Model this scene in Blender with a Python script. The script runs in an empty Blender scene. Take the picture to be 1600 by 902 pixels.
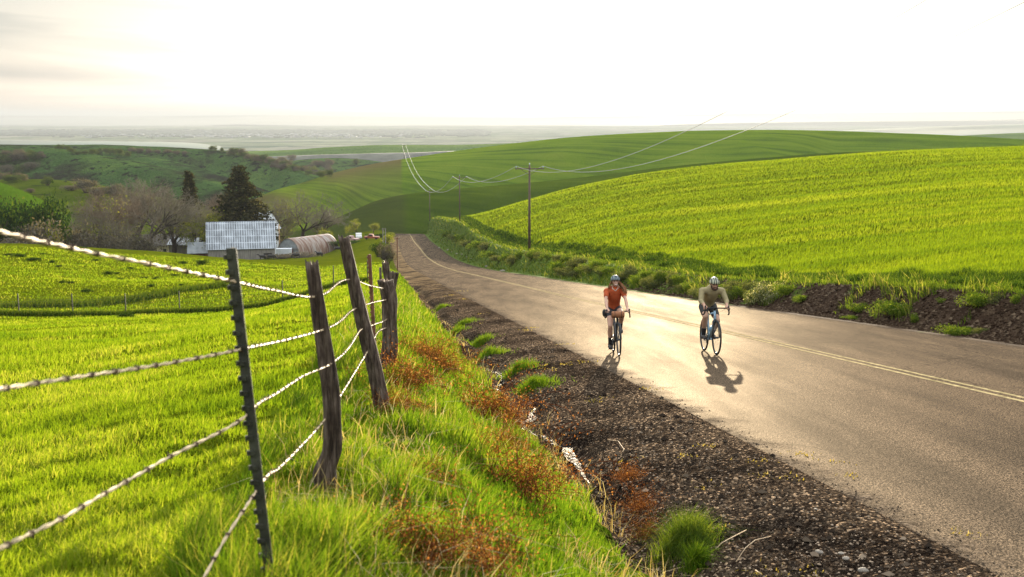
import bpy, bmesh, math, random
import numpy as np
from mathutils import Vector, Matrix
from mathutils.bvhtree import BVHTree

rng = np.random.default_rng(7)
random.seed(7)
SC = bpy.context.scene
COL = SC.collection
R = math.radians

# ------------------------------------------------------------------ camera, world, sun, exposure
PITCH = R(8.6)
FPX = 1778.0                       # focal length in photo pixels (40 mm on a 36 mm sensor, 1600 px wide)
cam_d = bpy.data.cameras.new('camera')
cam = bpy.data.objects.new('camera', cam_d); COL.objects.link(cam)
cam_d.lens = 40.0; cam_d.sensor_width = 36.0
cam_d.clip_start = 0.05; cam_d.clip_end = 80000
cam.location = (0, 0, 0)
cam.rotation_euler = (math.pi/2 - PITCH, 0, 0)
cam_d.dof.use_dof = True; cam_d.dof.focus_distance = 22.0; cam_d.dof.aperture_fstop = 4.5
SC.camera = cam

SUN_AZ, SUN_EL = R(7.6), R(6.6)     # azimuth to the right of +Y
world = bpy.data.worlds.new('World'); SC.world = world; world.use_nodes = True
def build_world():
    nt = world.node_tree; nt.nodes.clear(); L = nt.links.new
    N = nt.nodes.new
    sky = N('ShaderNodeTexSky'); sky.sky_type = 'NISHITA'; sky.sun_disc = False
    sky.sun_elevation = SUN_EL; sky.sun_rotation = SUN_AZ
    sky.air_density = 1.0; sky.dust_density = 1.6; sky.ozone_density = 1.0; sky.altitude = 300
    tc = N('ShaderNodeTexCoord'); mp = N('ShaderNodeMapping'); mp.inputs['Scale'].default_value = (1.0, 1.6, 9.0)
    L(tc.outputs['Generated'], mp.inputs['Vector'])
    nz = N('ShaderNodeTexNoise'); nz.inputs['Scale'].default_value = 2.6; nz.inputs['Detail'].default_value = 6
    nz.inputs['Distortion'].default_value = .6
    L(mp.outputs['Vector'], nz.inputs['Vector'])
    rp = N('ShaderNodeValToRGB'); rp.color_ramp.elements[0].position = .40; rp.color_ramp.elements[1].position = .62
    rp.color_ramp.elements[0].color = (1, 1, 1, 1); rp.color_ramp.elements[1].color = (.60, .64, .69, 1)
    L(nz.outputs['Fac'], rp.inputs['Fac'])
    # thin bright overcast veil over the sky: pull the blue towards a pale white
    hs = N('ShaderNodeHueSaturation'); hs.inputs['Saturation'].default_value = .42; 
    L(sky.outputs['Color'], hs.inputs['Color'])
    hs.inputs['Value'].default_value = .285
    # added fill: the unseen sky overhead is brightened to lift the shaded faces
    sz = N('ShaderNodeSeparateXYZ'); L(tc.outputs['Generated'], sz.inputs[0])
    vz = N('ShaderNodeMapRange'); vz.interpolation_type = 'SMOOTHSTEP'; vz.inputs['From Min'].default_value = .16; vz.inputs['From Max'].default_value = .55
    vz.inputs['To Min'].default_value = .35; vz.inputs['To Max'].default_value = 8.0; L(sz.outputs['Z'], vz.inputs['Value'])
    vc = N('ShaderNodeVectorMath'); vc.operation = 'SCALE'; vc.inputs[0].default_value = (.93, .97, 1.0); L(vz.outputs['Result'], vc.inputs['Scale'])
    ad = N('ShaderNodeMix'); ad.data_type = 'RGBA'; ad.blend_type = 'ADD'; ad.inputs['Factor'].default_value = 1.0
    L(hs.outputs['Color'], ad.inputs['A']); L(vc.outputs[0], ad.inputs['B'])
    mx = N('ShaderNodeMix'); mx.data_type = 'RGBA'; mx.blend_type = 'MULTIPLY'; mx.inputs['Factor'].default_value = 1.0
    L(ad.outputs['Result'], mx.inputs['A']); L(rp.outputs['Color'], mx.inputs['B'])
    bg = N('ShaderNodeBackground'); bg.inputs['Strength'].default_value = 0.1
    L(mx.outputs['Result'], bg.inputs['Color'])
    out = N('ShaderNodeOutputWorld'); L(bg.outputs['Background'], out.inputs['Surface'])
build_world()
sun_d = bpy.data.lights.new('sun', 'SUN'); sun_d.energy = 5.0; sun_d.angle = R(0.5); sun_d.color = (1.0, .86, .64)
sun = bpy.data.objects.new('sun', sun_d); COL.objects.link(sun)
sdir = Vector((math.sin(SUN_AZ)*math.cos(SUN_EL), math.cos(SUN_AZ)*math.cos(SUN_EL), math.sin(SUN_EL)))
sun.rotation_euler = (-sdir).to_track_quat('-Z', 'Y').to_euler()
SC.view_settings.view_transform = 'Standard'; SC.view_settings.look = 'None'
SC.view_settings.exposure = 1.72; SC.view_settings.gamma = 1.0
SC.render.engine = 'CYCLES'
cy = SC.cycles
cy.use_denoising = True
try: cy.denoiser = 'OPENIMAGEDENOISE'; cy.denoising_input_passes = 'RGB_ALBEDO_NORMAL'
except Exception: pass
cy.max_bounces = 6; cy.diffuse_bounces = 3; cy.glossy_bounces = 3; cy.transmission_bounces = 4
cy.transparent_max_bounces = 6; cy.volume_bounces = 1
cy.sample_clamp_indirect = 4.0; cy.caustics_reflective = False; cy.caustics_refractive = False

# ------------------------------------------------------------------ helpers
def tag(o, label=None, cat=None, group=None, kind=None):
    if label: o['label'] = label
    if cat: o['category'] = cat
    if group: o['group'] = group
    if kind: o['kind'] = kind
    return o
def empty(name, loc=(0,0,0), rot=(0,0,0)):
    o = bpy.data.objects.new(name, None); COL.objects.link(o); o.location = loc; o.rotation_euler = rot
    o.empty_display_size = .3
    return o
def link_mesh(name, me, mat, parent=None, loc=None):
    o = bpy.data.objects.new(name, me); COL.objects.link(o)
    if mat is not None: me.materials.append(mat)
    if parent is not None: o.parent = parent
    if loc is not None: o.location = loc
    return o
def np_mesh(name, verts, quads=None, tris=None, smooth=True, attr=None):
    me = bpy.data.meshes.new(name)
    verts = np.asarray(verts, dtype=np.float32)
    me.vertices.add(len(verts)); me.vertices.foreach_set('co', verts.ravel())
    parts = []; tot = []
    if quads is not None and len(quads):
        q = np.asarray(quads, dtype=np.int32); parts.append(q.ravel()); tot.append(np.full(len(q), 4, np.int32))
    if tris is not None and len(tris):
        t = np.asarray(tris, dtype=np.int32); parts.append(t.ravel()); tot.append(np.full(len(t), 3, np.int32))
    li = np.concatenate(parts); tt = np.concatenate(tot)
    me.loops.add(len(li)); me.loops.foreach_set('vertex_index', li)
    me.polygons.add(len(tt))
    st = np.concatenate([[0], np.cumsum(tt)[:-1]]).astype(np.int32)
    me.polygons.foreach_set('loop_start', st); me.polygons.foreach_set('loop_total', tt)
    me.polygons.foreach_set('use_smooth', np.full(len(tt), smooth, dtype=bool))
    if attr:
        for k, a in attr.items():
            at = me.attributes.new(k, 'FLOAT', 'POINT'); at.data.foreach_set('value', np.asarray(a, dtype=np.float32).ravel())
    me.update(calc_edges=True)
    return me
def grid_mesh(name, P, attr=None, smooth=True):
    n, m, _ = P.shape
    idx = np.arange(n*m).reshape(n, m)
    q = np.stack([idx[:-1,:-1], idx[:-1,1:], idx[1:,1:], idx[1:,:-1]], -1).reshape(-1, 4)
    return np_mesh(name, P.reshape(-1,3), quads=q, attr=attr, smooth=smooth)
class MB:
    """collects shapes into one mesh"""
    def __init__(s): s.v=[]; s.q=[]; s.t=[]; s.n=0
    def add(s, v, q=None, t=None):
        v = np.asarray(v, float).reshape(-1,3)
        if q is not None and len(q): s.q.append(np.asarray(q, int)+s.n)
        if t is not None and len(t): s.t.append(np.asarray(t, int)+s.n)
        s.v.append(v); s.n += len(v); return s
    def tube(s, pts, rad, k=8, cap=True, squash=None):
        pts = np.asarray(pts, float); n = len(pts)
        rad = np.full(n, rad, float) if np.isscalar(rad) else np.asarray(rad, float)
        T = np.gradient(pts, axis=0) if n > 2 else np.repeat((pts[1]-pts[0])[None], n, 0)
        T /= np.linalg.norm(T, axis=1)[:,None]+1e-12
        up = np.array([0,0,1.]) if abs(T[0][2]) < .9 else np.array([0,1.,0])
        V = []
        A = None
        for i in range(n):
            A = np.cross(up, T[i]) if A is None else A - T[i]*np.dot(A, T[i])
            A /= np.linalg.norm(A)+1e-12; B = np.cross(T[i], A)
            for j in range(k):
                a = 2*math.pi*j/k
                ra, rb = (rad[i], rad[i]) if squash is None else (rad[i]*squash[0], rad[i]*squash[1])
                V.append(pts[i] + A*math.cos(a)*ra + B*math.sin(a)*rb)
        Q = [(i*k+j, i*k+(j+1)%k, (i+1)*k+(j+1)%k, (i+1)*k+j) for i in range(n-1) for j in range(k)]
        Tt = []
        if cap:
            V += [pts[0], pts[-1]]; c0 = n*k; c1 = c0+1
            Tt = [(c0, (j+1)%k, j) for j in range(k)] + [(c1, (n-1)*k+j, (n-1)*k+(j+1)%k) for j in range(k)]
        return s.add(V, Q, Tt)
    def box(s, c, size, rot=None):
        x,y,z = [a/2 for a in size]
        V = np.array([(-x,-y,-z),(x,-y,-z),(x,y,-z),(-x,y,-z),(-x,-y,z),(x,-y,z),(x,y,z),(-x,y,z)])
        if rot is not None: V = V @ np.array(Matrix.Rotation(rot,3,'Z')).T
        return s.add(V+np.array(c), [(0,3,2,1),(4,5,6,7),(0,1,5,4),(1,2,6,5),(2,3,7,6),(3,0,4,7)])
    def ball(s, c, r, n=10, m=8):
        r = (r,r,r) if np.isscalar(r) else r
        V = []
        for i in range(1, m):
            th = math.pi*i/m
            for j in range(n):
                a = 2*math.pi*j/n
                V.append((c[0]+r[0]*math.sin(th)*math.cos(a), c[1]+r[1]*math.sin(th)*math.sin(a), c[2]+r[2]*math.cos(th)))
        V += [(c[0],c[1],c[2]+r[2]), (c[0],c[1],c[2]-r[2])]
        Q = [(i*n+j, (i+1)*n+j, (i+1)*n+(j+1)%n, i*n+(j+1)%n) for i in range(m-2) for j in range(n)]
        t0 = (m-1)*n
        T = [(t0, j, (j+1)%n) for j in range(n)] + [(t0+1, (m-2)*n+(j+1)%n, (m-2)*n+j) for j in range(n)]
        return s.add(V, Q, T)
    def torus(s, c, R0, r, n=40, k=8, axis='X'):
        V = []
        for i in range(n):
            a = 2*math.pi*i/n
            for j in range(k):
                b = 2*math.pi*j/k
                rr = R0+r*math.cos(b); w = r*math.sin(b)
                if axis == 'X': V.append((c[0]+w, c[1]+rr*math.cos(a), c[2]+rr*math.sin(a)))
                else: V.append((c[0]+rr*math.cos(a), c[1]+rr*math.sin(a), c[2]+w))
        Q = [(i*k+j, ((i+1)%n)*k+j, ((i+1)%n)*k+(j+1)%k, i*k+(j+1)%k) for i in range(n) for j in range(k)]
        return s.add(V, Q)
    def mesh(s, name, smooth=True):
        return np_mesh(name, np.concatenate(s.v), np.concatenate(s.q) if s.q else None, np.concatenate(s.t) if s.t else None, smooth)
    def build(s, name, mat, parent=None, smooth=True, loc=None):
        return link_mesh(name, s.mesh(name, smooth), mat, parent, loc)

def copy_tree(o, parent=None):
    c = o.copy(); COL.objects.link(c)
    if parent is not None: c.parent = parent
    for ch in [x for x in o.children]:
        copy_tree(ch, c)
    return c

# value noise
_perm = rng.permutation(4096); _val = rng.random(4096)
def vnoise(x, y, seed=0):
    x = np.asarray(x, float); y = np.asarray(y, float)
    xi = np.floor(x).astype(np.int64); yi = np.floor(y).astype(np.int64)
    fx = x-xi; fy = y-yi
    fx = fx*fx*fx*(fx*(fx*6-15)+10); fy = fy*fy*fy*(fy*(fy*6-15)+10)
    def h(a, b): return _val[(_perm[(a + seed*131) & 4095] + b*57 + seed*17) & 4095]
    v = (h(xi,yi)*(1-fx)+h(xi+1,yi)*fx)*(1-fy) + (h(xi,yi+1)*(1-fx)+h(xi+1,yi+1)*fx)*fy
    return v*2-1
def fbm(x, y, oct=4, seed=0):
    s = 0; a = 1; t = 0
    for i in range(oct):
        s = s + a*vnoise(x*2**i, y*2**i, seed+i); t += a; a *= .5
    return s/t
def sstep(a, b, x):
    t = np.clip((x-a)/(b-a), 0, 1); return t*t*(3-2*t)
def pchip_slopes(x, y):
    h = np.diff(x); d = np.diff(y, axis=0)/(h if y.ndim == 1 else h[:,None])
    m = np.zeros_like(y, dtype=float)
    w1 = 2*h[1:]+h[:-1]; w2 = h[1:]+2*h[:-1]
    if y.ndim > 1: w1 = w1[:,None]; w2 = w2[:,None]
    with np.errstate(divide='ignore', invalid='ignore'):
        hm = (w1+w2)/(w1/d[:-1] + w2/d[1:])
    m[1:-1] = np.where(d[:-1]*d[1:] > 0, hm, 0); m[0] = d[0]; m[-1] = d[-1]
    return m
def pchip(xk, yk, xq):
    """smooth monotone interpolation of knots, linear beyond the ends"""
    xk = np.asarray(xk, float); yk = np.asarray(yk, float); m = pchip_slopes(xk, yk)
    xq = np.asarray(xq, float)
    i = np.clip(np.searchsorted(xk, xq)-1, 0, len(xk)-2); h = xk[i+1]-xk[i]; t = (xq-xk[i])/h
    tc = np.clip(t, 0, 1)
    v = (2*tc**3-3*tc**2+1)*yk[i] + (tc**3-2*tc**2+tc)*h*m[i] + (-2*tc**3+3*tc**2)*yk[i+1] + (tc**3-tc**2)*h*m[i+1]
    v = v + np.where(t<0, (xq-xk[0])*m[0], 0) + np.where(t>1, (xq-xk[-1])*m[-1], 0)
    return v
def pchip_cols(xk, V, xq):
    xk = np.asarray(xk, float); m = pchip_slopes(xk, V)
    xq = np.clip(xq, xk[0], xk[-1])
    i = np.clip(np.searchsorted(xk, xq)-1, 0, len(xk)-2); h = xk[i+1]-xk[i]; t = (xq-xk[i])/h
    c = np.arange(V.shape[1])
    return (2*t**3-3*t**2+1)*V[i,c] + (t**3-2*t**2+t)*h*m[i,c] + (-2*t**3+3*t**2)*V[i+1,c] + (t**3-t**2)*h*m[i+1,c]

# a photo pixel (1600 wide) and a distance along +Y give a point of the place
def ray(u, v):
    a = (np.asarray(u, float)-800)/FPX; b = (451-np.asarray(v, float))/FPX
    Yd = math.cos(PITCH)+b*math.sin(PITCH); Zd = b*math.cos(PITCH)-math.sin(PITCH)
    return a/Yd, Zd/Yd
def at(u, v, Y):
    x, z = ray(u, v); return Vector((float(x*Y), float(Y), float(z*Y)))

# ------------------------------------------------------------------ material helpers
def new_mat(name):
    m = bpy.data.materials.new(name); m.use_nodes = True; m.node_tree.nodes.clear()
    return m, m.node_tree.nodes.new, m.node_tree.links.new
def ramp(N, stops):
    r = N('ShaderNodeValToRGB'); e = r.color_ramp.elements
    while len(e) < len(stops): e.new(.5)
    for i, (p, c) in enumerate(stops):
        e[i].position = p; e[i].color = (*c, 1)
    return r
def noise(N, L, vec, scale, detail=4, rough=.55, dist=0):
    n = N('ShaderNodeTexNoise'); n.inputs['Scale'].default_value = scale; n.inputs['Detail'].default_value = detail
    n.inputs['Roughness'].default_value = rough; n.inputs['Distortion'].default_value = dist
    if vec is not None: L(vec, n.inputs['Vector'])
    return n
def simple(name, col, rough=.7, metal=0, var=.15, scale=6, bump=.0, bscale=30, spec=.4, trans=0, coords='Object', stretch=None):
    """one principled material with a noise-broken base colour and a fine bump"""
    m, N, L = new_mat(name)
    tc = N('ShaderNodeTexCoord'); v = tc.outputs[coords]
    if stretch:
        mp = N('ShaderNodeMapping'); mp.inputs['Scale'].default_value = stretch; L(v, mp.inputs['Vector']); v = mp.outputs['Vector']
    n = noise(N, L, v, scale)
    c0 = tuple(max(0, c*(1-var)) for c in col); c1 = tuple(min(1, c*(1+var)) for c in col)
    r = ramp(N, [(.3, c0), (.7, c1)]); L(n.outputs['Fac'], r.inputs['Fac'])
    p = N('ShaderNodeBsdfPrincipled'); L(r.outputs['Color'], p.inputs['Base Color'])
    p.inputs['Roughness'].default_value = rough; p.inputs['Metallic'].default_value = metal
    p.inputs['Specular IOR Level'].default_value = spec
    if bump:
        n2 = noise(N, L, v, bscale, 5); b = N('ShaderNodeBump'); b.inputs['Strength'].default_value = bump; b.inputs['Distance'].default_value = .02
        L(n2.outputs['Fac'], b.inputs['Height']); L(b.outputs['Normal'], p.inputs['Normal'])
    out = N('ShaderNodeOutputMaterial')
    if trans:
        t = N('ShaderNodeBsdfTranslucent'); L(r.outputs['Color'], t.inputs['Color'])
        mx = N('ShaderNodeMixShader'); mx.inputs['Fac'].default_value = trans
        L(p.outputs['BSDF'], mx.inputs[1]); L(t.outputs['BSDF'], mx.inputs[2]); L(mx.outputs['Shader'], out.inputs['Surface'])
    else: L(p.outputs['BSDF'], out.inputs['Surface'])
    return m
def leafy(name, c0, c1, c2=None, trans=.5, tcol=1.3, rough=.5):
    """thin leaves and blades: colour by the 'rnd' attribute, light passes through"""
    m, N, L = new_mat(name)
    a = N('ShaderNodeAttribute'); a.attribute_name = 'rnd'
    st = [(0, c0), (1, c1)] if c2 is None else [(0, c0), (.62, c1), (1, c2)]
    r = ramp(N, st); L(a.outputs['Fac'], r.inputs['Fac'])
    d = N('ShaderNodeBsdfDiffuse')
    L(r.outputs['Color'], d.inputs['Color'])
    t = N('ShaderNodeBsdfTranslucent')
    g = N('ShaderNodeMix'); g.data_type = 'RGBA'; g.blend_type = 'MULTIPLY'; g.inputs['Factor'].default_value = 1
    L(r.outputs['Color'], g.inputs['A']); g.inputs['B'].default_value = (tcol*1.1, tcol, tcol*.35, 1); L(g.outputs['Result'], t.inputs['Color'])
    mx = N('ShaderNodeMixShader'); mx.inputs['Fac'].default_value = trans
    L(d.outputs['BSDF'], mx.inputs[1]); L(t.outputs['BSDF'], mx.inputs[2])
    o = N('ShaderNodeOutputMaterial'); L(mx.outputs['Shader'], o.inputs['Surface'])
    return m
def turf(name, cols, nscale=14., big=.12, trans=.45, tilt=1.0, patch=None, tgain=(1.25,1.15,.35), rows=None, attrmix=None, upz=.35):
    """ground densely covered by upright blades: the shading normal points along random blades, so low sun
    shines onto and through them. cols: three greens; patch: (colour, scale, lo, hi) of bare or dry spots"""
    m, N, L = new_mat(name)
    g = N('ShaderNodeNewGeometry'); pos = g.outputs['Position']
    nv = noise(N, L, pos, nscale, 2, .6)
    sub = N('ShaderNodeVectorMath'); sub.operation = 'SUBTRACT'; L(nv.outputs['Color'], sub.inputs[0]); sub.inputs[1].default_value = (.5,.5,.5)
    sc = N('ShaderNodeVectorMath'); sc.operation = 'MULTIPLY'; L(sub.outputs[0], sc.inputs[0]); sc.inputs[1].default_value = (8*tilt,8*tilt,1.0)
    ad = N('ShaderNodeVectorMath'); ad.operation = 'ADD'; L(sc.outputs[0], ad.inputs[0])
    up = N('ShaderNodeVectorMath'); up.operation = 'SCALE'; L(g.outputs['Normal'], up.inputs[0]); up.inputs['Scale'].default_value = upz
    L(up.outputs[0], ad.inputs[1])
    nm = N('ShaderNodeVectorMath'); nm.operation = 'NORMALIZE'; L(ad.outputs[0], nm.inputs[0])
    n1 = noise(N, L, pos, big, 5, .6); n2 = noise(N, L, pos, nscale*.5, 3, .6)
    mm = N('ShaderNodeMath'); mm.operation = 'MULTIPLY_ADD'; L(n1.outputs['Fac'], mm.inputs[0]); mm.inputs[1].default_value = .6
    m2 = N('ShaderNodeMath'); m2.operation = 'MULTIPLY'; L(n2.outputs['Fac'], m2.inputs[0]); m2.inputs[1].default_value = .4
    L(m2.outputs[0], mm.inputs[2])
    val = mm.outputs[0]
    if rows:
        mp0 = N('ShaderNodeMapping'); mp0.inputs['Rotation'].default_value = (0,0,rows[2]); L(pos, mp0.inputs['Vector'])
        mp = N('ShaderNodeMapping'); mp.inputs['Scale'].default_value = (rows[0],rows[1],.01); L(mp0.outputs['Vector'], mp.inputs['Vector'])
        w = noise(N, L, mp.outputs['Vector'], 1.0, 3, .5, .15)
        m3 = N('ShaderNodeMath'); m3.operation = 'MULTIPLY_ADD'; L(w.outputs['Fac'], m3.inputs[0]); m3.inputs[1].default_value = rows[3]; L(val, m3.inputs[2])
        m4 = N('ShaderNodeMath'); m4.operation = 'SUBTRACT'; L(m3.outputs[0], m4.inputs[0]); m4.inputs[1].default_value = rows[3]*.5
        val = m4.outputs[0]
    r = ramp(N, [(.32, cols[0]), (.5, cols[1]), (.68, cols[2])]); L(val, r.inputs['Fac'])
    col = r.outputs['Color']
    for pt in (patch or []):
        n3 = noise(N, L, pos, pt[1], 6, .62, .3)
        rr = ramp(N, [(pt[2], (0,0,0)), (pt[3], (1,1,1))]); L(n3.outputs['Fac'], rr.inputs['Fac'])
        mx = N('ShaderNodeMix'); mx.data_type = 'RGBA'; L(rr.outputs['Color'], mx.inputs['Factor']); L(col, mx.inputs['A']); mx.inputs['B'].default_value = (*pt[0],1)
        col = mx.outputs['Result']
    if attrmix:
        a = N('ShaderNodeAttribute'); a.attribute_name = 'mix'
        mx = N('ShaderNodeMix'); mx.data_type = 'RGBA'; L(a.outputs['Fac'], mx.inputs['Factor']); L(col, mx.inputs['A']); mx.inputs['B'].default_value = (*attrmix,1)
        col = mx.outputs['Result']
    d = N('ShaderNodeBsdfDiffuse'); L(col, d.inputs['Color']); L(nm.outputs[0], d.inputs['Normal'])
    t = N('ShaderNodeBsdfTranslucent'); L(nm.outputs[0], t.inputs['Normal'])
    gm = N('ShaderNodeMix'); gm.data_type = 'RGBA'; gm.blend_type = 'MULTIPLY'; gm.inputs['Factor'].default_value = 1
    L(col, gm.inputs['A']); gm.inputs['B'].default_value = (*tgain,1); L(gm.outputs['Result'], t.inputs['Color'])
    mx = N('ShaderNodeMixShader'); mx.inputs['Fac'].default_value = trans; L(d.outputs[0], mx.inputs[1]); L(t.outputs[0], mx.inputs[2])
    o = N('ShaderNodeOutputMaterial'); L(mx.outputs[0], o.inputs['Surface'])
    return m
# ------------------------------------------------------------------ terrain
def Hr(Y):          # drop of the road below the camera
    return pchip([-30,-10,0,60,110,150,190,240,300,350,400,440,480,520], [-1.2,1.1,2.2,9.4,15.4,20.2,24.7,29.6,34.2,38.0,41.2,44.4,48.6,56], Y)
def Xc(Y):          # road centre line
    Y = np.asarray(Y, float)
    return 9.3-.1135*Y - np.where(Y > 400, .0016*(Y-400)**2, 0)
COS = math.cos(math.atan(.1135))
def off(X, Y): return (X-Xc(Y))*COS
def bank_h(Y): return pchip([-30,0,31,54,79,105,140,160,214,279,371,440,500], [1.1,1.1,1.1,.95,1.35,1.8,2.6,2.9,4.9,7.2,6.6,4.5,1.5], Y)
def bank_w(Y): return pchip([-30,0,31,79,133,208,279,371,440,500], [1.7,1.6,1.6,2.2,2.9,3.2,3.6,4.0,3.2,3], Y)
FR = [-.056,-.028,0,.056,.1125,.225,.3375,.45,.62]
FT = [[(0,7),(270,25.2),(325,29.3),(350,31.8),(400,38.5),(460,50)],
      [(0,7),(200,21.2),(216,22.1),(245,23.2),(280,24.5),(350,30.5),(410,40),(460,50)],
      [(0,7),(160,18.2),(185,18.9),(220,19.9),(270,21.4),(350,29),(410,39),(460,50)],
      [(0,7),(105,12.8),(150,14.9),(200,15.9),(260,16.7),(350,24),(410,36),(460,50)],
      [(0,6),(79,10.3),(120,11.9),(180,12.9),(250,13.3),(350,21),(410,34),(460,50)],
      [(0,5),(52,7.8),(90,9.0),(150,9.5),(230,9.1),(330,16),(400,30),(460,50)],
      [(0,4),(40,6.1),(70,7.0),(130,7.4),(210,6.7),(320,13),(400,28),(460,50)],
      [(0,3.6),(32,5.0),(60,5.6),(120,6.0),(200,5.5),(300,10),(400,26),(460,50)],
      [(0,3.4),(27,4.2),(60,5.0),(120,5.1),(200,4.6),(300,9),(400,26),(460,50)]]
PR = [-.60,-.45,-.3375,-.225,-.17,-.14,-.12]
PT = [[(-30,-2),(0,1.7),(30,5.9),(63,11),(76,12.4),(84,12.6),(105,14),(155,17.2),(200,24),(300,45),(460,50)],
      [(-30,-2),(0,1.7),(30,5.9),(63,11),(76,12.4),(84,12.6),(105,14.2),(160,17.8),(205,24),(300,43),(460,50)],
      [(-30,-2),(0,1.7),(30,5.8),(63,10.9),(76,12.5),(84,12.7),(105,14.7),(170,19.9),(220,28),(300,40),(460,50)],
      [(-30,-2),(0,1.6),(30,5.5),(63,10.6),(80,12.4),(110,15.4),(180,22.6),(230,30),(300,37.6),(460,50)],
      [(-30,-2),(0,1.55),(30,5.2),(63,10.2),(80,12.2),(110,15.6),(180,23.1),(230,29),(300,36.8),(460,50)],
      [(-30,-2),(0,1.5),(30,5.1),(63,9.8),(80,12.0),(110,15.6),(180,23.0),(230,28.4),(300,36.0),(380,40.5),(460,50)],
      [(-30,-2),(0,1.5),(30,5.0),(63,9.4),(80,11.8),(110,15.4),(180,22.6),(230,28),(300,34.6),(380,40),(460,50)]]
def table(RK, TT, X, Y):
    X, Y = np.broadcast_arrays(X, Y); sh = X.shape; X = X.ravel(); Y = Y.ravel()
    r = X/np.maximum(Y, 8.0)
    V = np.stack([pchip([a for a,_ in t], [b for _,b in t], Y) for t in TT])
    return pchip_cols(RK, V, r).reshape(sh)
def base_H(Y): return pchip([-1e5,440,460,600,800,1300,2500,5000,12000,60000], [50,49.9,50,60,72,92,118,146,160,168], Y)
def ditch_c(Y): return -7.05+.28*vnoise(Y*.45, Y*0+3, 5)+.12*vnoise(Y*1.7, Y*0+1, 6)
def zt(X, Y):
    X = np.asarray(X, float); Y = np.asarray(Y, float)
    o = off(X, Y); zr = -Hr(Y)
    near = np.clip(1-(Y-60)/60, 0, 1)
    # left of the road
    g = -.16*sstep(-5.2, -6.8, o)
    dc = ditch_c(Y)
    g = g - .26*np.exp(-((o-dc)/.28)**2)*(Y < 80)
    ft = .80-.25*sstep(20, 60, Y)+.5*sstep(100, 160, Y)
    verge = zr + g + (ft+.16)*sstep(-7.3, -9.2, o)
    verge = verge + sstep(-7.2,-7.8,o)*(.07*fbm(X*1.7, Y*1.7, 3, 11)+.05*vnoise(X*5, Y*5, 15)*near)
    gr = sstep(-5.0,-5.9,o)*(1-sstep(-7.1,-7.6,o))*near
    verge = verge + gr*(.045*fbm(X*2.4, Y*5.5, 3, 21)+.02*vnoise(X*9, Y*12, 25))
    past = -table(PR, PT, X, Y) + .22*fbm(X*.09, Y*.09, 3, 31)*np.clip(Y/30,0,1) + .05*fbm(X*.9, Y*.9, 3, 33)
    tp = sstep(-9.3, -14.0-.04*np.maximum(Y,0), o)
    left = verge*(1-tp)+past*tp
    # right of the road
    w = bank_w(Y); t = (o-5.7)/w
    face = sstep(0, 1, np.clip(t,0,1))
    # the cut bank, gullied
    gul = (np.abs(vnoise(Y*.9+o*.9, o*.25, 41))*.30 + .13*fbm(Y*1.6+o*.6, o*1.2, 3, 43))*np.sin(np.clip(t,0,1)*math.pi)*np.minimum(bank_h(Y), 2.6)*.8
    top = -table(FR, FT, X, Y) + (.45*fbm(X*.03, Y*.03, 3, 51)+.10*vnoise((X*.75+Y*.66)*.22, (Y*.75-X*.66)*.03, 57))*np.clip(Y/60,0,1) + .04*fbm(X*.8, Y*.8, 2, 53)
    bt = zr + bank_h(Y)
    k = sstep(1.0+1.0/w, 1.0+4.5/w, t)
    right = zr + bank_h(Y)*face - gul
    # a low sag behind the rim, then the crop
    right = np.where(t > 1, (bt-.05*sstep(1.0,1.0+1.0/w,t))*(1-k)+top*k, right)
    z = np.where(o < 0, left, right)
    z = np.where(np.abs(o) <= 5.2, zr, z)
    kb = sstep(452, 469, Y)
    return z*(1-kb) + (-base_H(Y))*kb

def build_rows():
    r = [-18,-12,-8,-5,-3,-1.5,-.4]
    y = .6
    while y < 470: r.append(y); y += max(.07, y*.0095)
    r.append(470.0)
    return np.array(r)
ROWS = build_rows()
def geo(a, b, s0, k):
    out = [a]; s = s0
    while out[-1]+s < b: out.append(out[-1]+s); s *= k
    out.append(b); return np.array(out)
def sheet(name, cols_fn, mat, label=None, kind='structure', cat=None):
    Y = ROWS[:,None]; O = cols_fn(ROWS)
    Y = np.repeat(Y, O.shape[1], 1)
    X = Xc(Y) + O/COS
    Z = zt(X, Y)
    P = np.stack([X, Y, Z], -1)
    me = grid_mesh(name, P)
    o = link_mesh(name, me, mat)
    return tag(o, label, cat, None, kind)
def const_cols(a): return lambda Y: np.repeat(np.asarray(a)[None], len(Y), 0)
VERGE_IN = -7.35; PAST = -9.6
def left_cols(Y):
    base = geo(0, 1, .0016, 1.035)
    ext = 40+.62*np.maximum(Y,0)
    return (PAST - base[None]*ext[:,None])[:, ::-1]
def field_cols(Y):
    base = geo(0, 1, .0022, 1.035)
    return (5.7+bank_w(Y))[:,None] + base[None]*(30+.85*np.maximum(Y,0))[:,None]
def bank_cols(Y): return 5.2 + np.linspace(0,1,44)[None]*(bank_w(Y)+.5)[:,None]

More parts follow.
